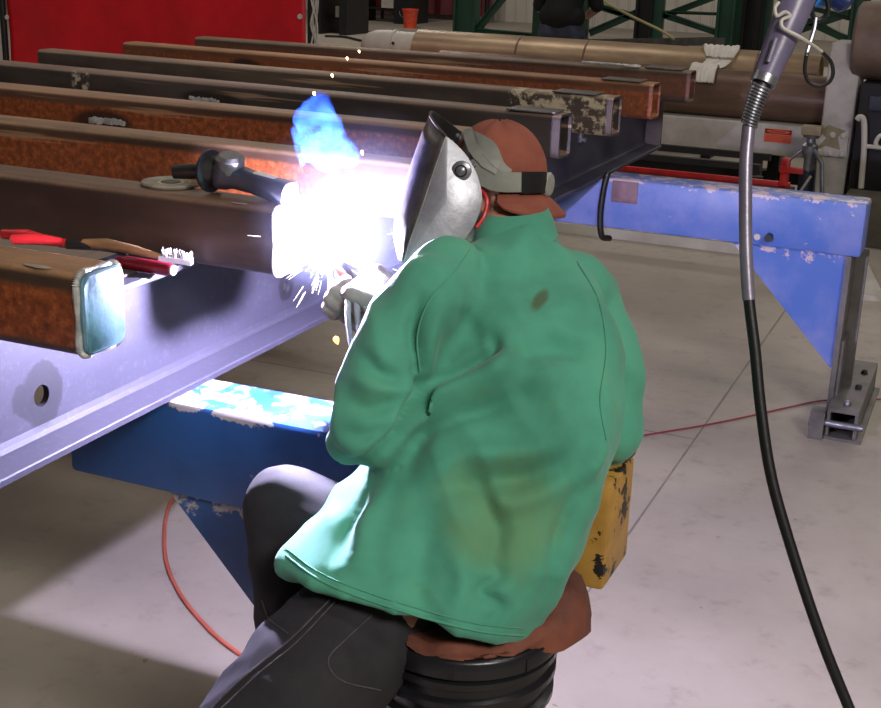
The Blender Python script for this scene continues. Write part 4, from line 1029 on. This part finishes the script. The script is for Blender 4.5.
for k,(dx) in enumerate((0,.02,.035)):
    a = th-d.normalized()*.02+V((-.05+dx,-.01,-.012)); g = [a, PL(348+k*9,300,1,a.y-.02), PL(349+k*10,330,1,a.y-.06), PL(356+k*9,366,1,a.y-.10), PL(366+k*8,400,1,a.y-.12), PL(378+k*6,440,1,a.y-.06)]
    MB().tube(smoothpath(g,8),.0055,8).build('cable', M_wc, t)
# arc, sparks, smoke
def emis(name, col, st):
    t_ = NT(name); t_.bsdf.inputs['Base Color'].default_value = (0,0,0,1); t_.bsdf.inputs['Emission Color'].default_value = (*col,1); t_.bsdf.inputs['Emission Strength'].default_value = st; return t_.m
b = MB(); b.lathe(ARC-V((.0,0,.012)),V((-.1,.1,.6)),[(0,.001),(.003,.005),(.008,.007),(.014,.005),(.018,.001)],14); tag(b.build('welding_arc', emis('arc plasma',(.80,.84,1),400)), 'blinding white welding arc at the end of the tube with the grinder', 'welding arc')
mb = MB(); random.seed(5)
for k in range(150):
    a = V((random.gauss(0,1),random.gauss(0,1),random.gauss(-.1,1))).normalized(); L = random.uniform(.006,.03); r0 = abs(random.gauss(0,.05))+.015
    p = ARC+a*r0; q = p+a*L+V((0,0,-L*.2)); 
    if q.x < -1.145 and 1.96 < q.y < 2.09 and 1.09 < q.z < 1.235: continue
    mb.tube([p,q],[.0005,.0002],5)
tag(mb.build('weld_sparks', emis('spark yellow white',(1,.85,.8),7)), 'burst of white hot sparks flying from the welding arc', 'sparks', kind='stuff')
def spark(px,py,y,r,lab,col=(1,.45,.18),st=30):
    p = PL(px,py,1,y); mb = MB(); mb.lathe(p,(.2,.3,-1),[(-r,.0004),(-r*.5,r*.8),(0,r),(r,r*.7),(r*2,.0004)],10); tag(mb.build('spark', emis('spark orange',col,st)), lab, 'spark', 'single flying sparks')
spark(336,339,1.86,.0055,'orange spark falling below the arc beside the pale torch cables',(1,.36,.08),7)
spark(314,93,2.3,.0028,'small spark at the top of the blue smoke'); spark(362,152,2.1,.003,'small spark at the right foot of the blue smoke')
spark(332,75,4.0,.005,'small spark above the smoke, third in the row rising to the right'[:0]+'small spark in front of the flaking paint tube above the smoke',(1,.7,.4),6)
spark(347,58,4.5,.005,'small spark above the smoke over the orange brown tube',(1,.7,.4),6); spark(359,51,5.0,.005,'highest small spark, over the farthest tube',(1,.7,.4),6)
# smoke plume, real volume
def vol(name, col, dens, scale, shape, lo=.42, hi=.62, an=0.0):
    t_ = NT(name); t_.t.nodes.remove(t_.bsdf); v = t_.n('ShaderNodeVolumePrincipled'); v.inputs['Color'].default_value = (*col,1); v.inputs['Anisotropy'].default_value = an
    n = t_.noise(scale,5,.6); f = t_.step(n,lo,hi); x,y,z = t_.xyz('Generated')
    if shape == 'plume':
        g = t_.math('MULTIPLY', t_.step(z,0,.08), t_.math('SUBTRACT',1,t_.step(z,.85,1)))
    else:
        dx = t_.math('SUBTRACT',x,.5); dy = t_.math('SUBTRACT',y,.5); dz = t_.math('SUBTRACT',z,.5)
        r = t_.math('SQRT', t_.math('ADD',t_.math('ADD',t_.math('MULTIPLY',dx,dx),t_.math('MULTIPLY',dy,dy)),t_.math('MULTIPLY',dz,dz))); g = t_.math('SUBTRACT',1,t_.step(r,.12,.5))
    t_.l(t_.math('MULTIPLY',t_.math('MULTIPLY',f,g),dens), v.inputs['Density']); t_.l(v.outputs[0], t_.out.inputs['Volume']); return t_.m
yS = 2.03
pr = [(305,176),(298,154),(294,134),(300,112),(307,97),(317,92),(328,99),(337,112),(345,124),(346,134),(354,146),(360,156),(350,176)]
cen = V(((PL(330,150,1,yS)).x,yS,0)); R = []
for lv in range(9):
    y0 = 166-lv*9.2; xsL = [x_ for x_,y_ in pr[:6]]; 
    def ed(side):
        s_ = pr[:6] if side == 0 else pr[5:]
        s_ = sorted(s_, key=lambda q: q[1]); yq = max(s_[0][1],min(s_[-1][1],y0))
        for (xa,ya),(xb,yb) in zip(s_[:-1],s_[1:]):
            if ya <= yq <= yb: return xa+(xb-xa)*(yq-ya)/max(1e-6,yb-ya)
        return s_[-1][0]
    a = PL(ed(0),y0,1,yS); c = PL(ed(1),y0,1,yS); m_ = (a+c)/2; hw_ = (c-a).length/2
    R.append([m_+V((math.cos(q)*hw_,math.sin(q)*max(.02,hw_*.8),0)) for q in [2*math.pi*k/28 for k in range(28)]])
mb = MB(); mb.loft(R); me = mb.mesh(); wob(me,.008,30)
me = remesh(me,.006,3); 
for v in me.vertices: v.co += v.normal*(noise.noise(v.co*28)*.014+noise.noise(v.co*60)*.008)
o = newobj('smoke_plume', me, vol('blue weld smoke',(.06,.20,1.0),11,34,'plume',.38,.62)); tag(o,'blue lit smoke plume rising above the welding arc','smoke',kind='stuff')
bpy.data.objects['smoke_plume'].visible_shadow = True
me = ellipsoid(ARC+V((.0,.14,.06)),(V((1,0,0)),V((0,1,0)),V((0,0,1))),(.22,.28,.2),24,14)  # fume volume added to imitate the glow round the arc
o = newobj('glow_fume', me, vol('glow fume volume',(.62,.68,1.0),.13,9,'ball',.2,.5)); tag(o,'thin fume added to imitate the glow around the welding arc','smoke',kind='stuff')
# ------------------------------------------------------------------ hanging arm and hose
t = thing('hose_boom', tuple(P3(765,75,2.1)), 'lilac grey hanging hose handle with a coil spring and black cable, right foreground', 'hose')
M_lil = mat('grey boom sleeve',(120,112,140),(92,86,110),5,.35)
g = [P3(829,-90,2.1),P3(808,-30,2.1),P3(793,10,2.1),P3(779,45,2.1),P3(765,78,2.1),P3(762,84,2.1)]
MB().tube(g,[.032,.031,.0285,.025,.0205,.0195],24).build('sleeve', M_lil, t)
MB().tube([P3(766,76,2.1),P3(762.5,84,2.1)],[.0215,.0215],24).build('collar', M_steel, t)
MB().tube([P3(762,84,2.1),P3(755,103,2.1),P3(749,124,2.1)],[.0155,.0145,.0115],16).build('inner_core', M_black, t)
pts = []; turns = 13; 
for k in range(turns*14+1):
    u = k/(turns*14); c = P3(762,84,2.1).lerp(P3(749,125,2.1),u)+RIGHT*-.002*math.sin(u*3.14); r = .0150-.0028*u; a = 2*math.pi*turns*u; ax_ = (P3(749,125,2.1)-P3(762,84,2.1)).normalized(); s = ax_.cross(AWAY).normalized()
    pts.append(c+s*r*math.cos(a)+AWAY*r*math.sin(a))
MB().tube(pts,.0026,6).build('coil_spring', M_steel, t)
g = [P3(749,125,2.1),P3(746,160,2.1),P3(745.5,200,2.1),P3(746,250,2.1),P3(749,300,2.1),P3(755,350,2.1),P3(761,410,2.1),P3(772,480,2.1),P3(795,560,2.1),P3(822,640,2.1),P3(852,715,2.1),P3(884,790,2.08),P3(905,850,2.05)]
sp = smoothpath(g,6)
MB().tube(sp[:25],[.0108]*25,16).build('metal_conduit', mat('polished conduit',(150,144,160),(120,114,130),6,.35,.5), t)
MB().tube(sp[24:],.0094,16).build('cable', M_black, t)
# ridge mark on the sleeve
c0, c1 = P3(776,38,2.072), P3(768,62,2.074); MB().tube([c0,c1],.0035,6).build('side_rib', M_lil, t)
# white wire wrap and looped lanyard
g = [P3(779,2,2.065),P3(775,8,2.065),P3(777,16,2.066),P3(785,12,2.064),P3(790,16,2.064),P3(782,20,2.066),P3(783,28,2.066),P3(798,36,2.068),P3(811,44,2.10),P3(822,52,2.13)]
tag(MB().tube(smoothpath(g,6),.003,8).build('wire_wrap', M_white), 'white wire wrapped round the top of the hanging sleeve', 'wire')
g = [P3(822,52,2.13),P3(831,62,2.14),P3(833,74,2.14),P3(828,83,2.14),P3(818,86,2.14),P3(809,82,2.14),P3(805,72,2.14),P3(806,58,2.14),P3(809,46,2.14),P3(814,30,2.14),P3(816,18,2.14)]
t = thing('lanyard', tuple(P3(818,86,2.14)), 'black looped safety cord hanging right of the hose handle', 'lanyard')
s_ = smoothpath(g,6); MB().tube(s_[:44],.0034,8).build('cord', M_black, t); MB().tube(s_[43:],.0036,8).build('sleeve', M_steel, t)
c = P3(820,8,2.14); MB().tube([c+RIGHT*.014*math.cos(a)+(UP*.020*math.sin(a)) for a in [2*math.pi*k/16 for k in range(17)]],.0045,8).build('carabiner', M_black, t)
t = thing('tool_balancer', tuple(P3(830,0,2.16)), 'bright blue housing with a dark knob at the top edge, right of the hose handle', 'balancer')
M_bb = mat('bright blue plastic',(44,140,228),(30,110,200),5,.35)
c = P3(822,-8,2.2); MB().box(c,(.075,.05,.05),axes=(RIGHT,AWAY,UP),rot=None,bev=.012).build('housing', M_bb, t)
c = P3(843,-3,2.16); MB().lathe(c-RIGHT*.02+UP*.01,RIGHT*.7-UP*.5,[(0,.015),(.008,.021),(.03,.022),(.038,.014)],16).build('knob', mat('navy knob',(30,50,110),(20,30,70),8,.4), t)
MB().tube([P3(822,-20,2.2),P3(822,-120,2.2)],.004,6).build('hanging_cord', M_black, t)
# ------------------------------------------------------------------ far person behind the pipes
X0 = PL(561,20,1,10.6).x; Y0 = 10.62
per = thing('person', (X0,Y0,0), 'person far back in black shirt and blue jeans, seen from behind beyond the pipes', 'person')
def C_(x,y,z): return V((X0+x,Y0+y,z))
newobj('body', capsules([(C_(.05,.12,1.62),.09,C_(.05,.14,1.68),.085),(C_(.04,.1,1.5),.055,C_(.05,.12,1.6),.055),(C_(.02,.05,1.35),.12,C_(0,0,1.0),.12),(C_(-.17,.05,1.4),.05,C_(-.24,.12,1.15),.04),(C_(-.24,.12,1.15),.04,C_(-.05,.32,1.1),.035),(C_(.2,.05,1.4),.05,C_(.27,.12,1.18),.04),(C_(.27,.12,1.18),.04,C_(.12,.34,1.1),.035),(C_(-.1,0,.95),.08,C_(-.11,0,.5),.055),(C_(-.11,0,.5),.05,C_(-.12,0,.1),.04),(C_(.1,0,.95),.08,C_(.11,0,.5),.055),(C_(.11,0,.5),.05,C_(.12,0,.1),.04),(C_(-.12,0,.05),.04,C_(-.12,.16,.04),.035),(C_(.12,0,.05),.04,C_(.12,.16,.04),.035)],.014,2), M_skin, per, smooth=180)
newobj('shirt', capsules([(C_(.03,.06,1.38),.15,C_(0,0,1.12),.165),(C_(-.08,0,1.1),.12,C_(.08,0,1.1),.12),(C_(-.14,.04,1.44),.075,C_(-.24,.10,1.18),.06),(C_(.19,.04,1.44),.075,C_(.27,.10,1.2),.06),(C_(-.14,.04,1.44),.075,C_(.18,.04,1.44),.075)],.014,3), mat('black shirt',(22,24,28),(14,16,20),8,.85), per, smooth=180)
newobj('jeans', capsules([(C_(-.07,0,.97),.125,C_(.07,0,.97),.125),(C_(-.1,0,.95),.11,C_(-.11,0,.5),.075),(C_(-.11,0,.5),.075,C_(-.12,0,.1),.065),(C_(.1,0,.95),.11,C_(.11,0,.5),.075),(C_(.11,0,.5),.075,C_(.12,0,.1),.065)],.014,3), mat('blue denim far',(62,68,88),(44,48,64),14,.85), per, smooth=180)
newobj('hair', capsules([(C_(.05,.10,1.66),.096,C_(.05,.11,1.70),.09)],.014,1), M_dark, per, smooth=180)
for sx in (-.12,.12): newobj('boot', capsules([(C_(sx,-.02,.045),.045,C_(sx,.17,.04),.04),(C_(sx,0,.05),.05,C_(sx,0,.14),.055)],.014,1), M_boot, per, smooth=180)
# ------------------------------------------------------------------ light
def area(loc, rot, sx, sy, power, col):
    l = bpy.data.lights.new('lamp','AREA'); l.shape = 'RECTANGLE'; l.size = sx; l.size_y = sy; l.energy = power; l.color = col
    o = bpy.data.objects.new('ceiling_or_key_light', l); COL.objects.link(o); o.location = loc; o.rotation_euler = rot; return o
for (lx,ly) in ((3,1),(3,9),(-5,9),(-10,18),(0,18),(-8,3)):
    area((lx,ly,7.5),(0,0,0),2.5,.9,LP[0] if ly < 12 else LP[1],(1,.93,.84))
kl = V((2.8,-1.4,4.2)); area(kl,(V((-.7,2.2,1.0))-kl).to_track_quat('-Z','Y').to_euler(),1.6,.8,LP[2],(1,.95,.88))  # added key light from the camera side, brightens the jacket
l = bpy.data.lights.new('arc_light','POINT'); l.energy = LP[3]; l.color = (.70,.65,1.0); l.shadow_soft_size = .012
o = bpy.data.objects.new('arc_light', l); COL.objects.link(o); o.location = ARC+V((.002,.0,.012))
w = bpy.data.worlds.new('world'); sc.world = w; w.use_nodes = True; bg = w.node_tree.nodes['Background']; bg.inputs[0].default_value = (1,.93,.85,1); bg.inputs[1].default_value = LP[4]
sc.view_settings.view_transform = 'Standard'; sc.view_settings.look = 'None'; sc.view_settings.gamma = 1; sc.view_settings.exposure = LP[5]; sc.view_settings.use_curve_mapping = False
sc.cycles.use_denoising = True
sc.cycles.max_bounces = 6; sc.cycles.volume_bounces = 1; sc.cycles.sample_clamp_indirect = 5
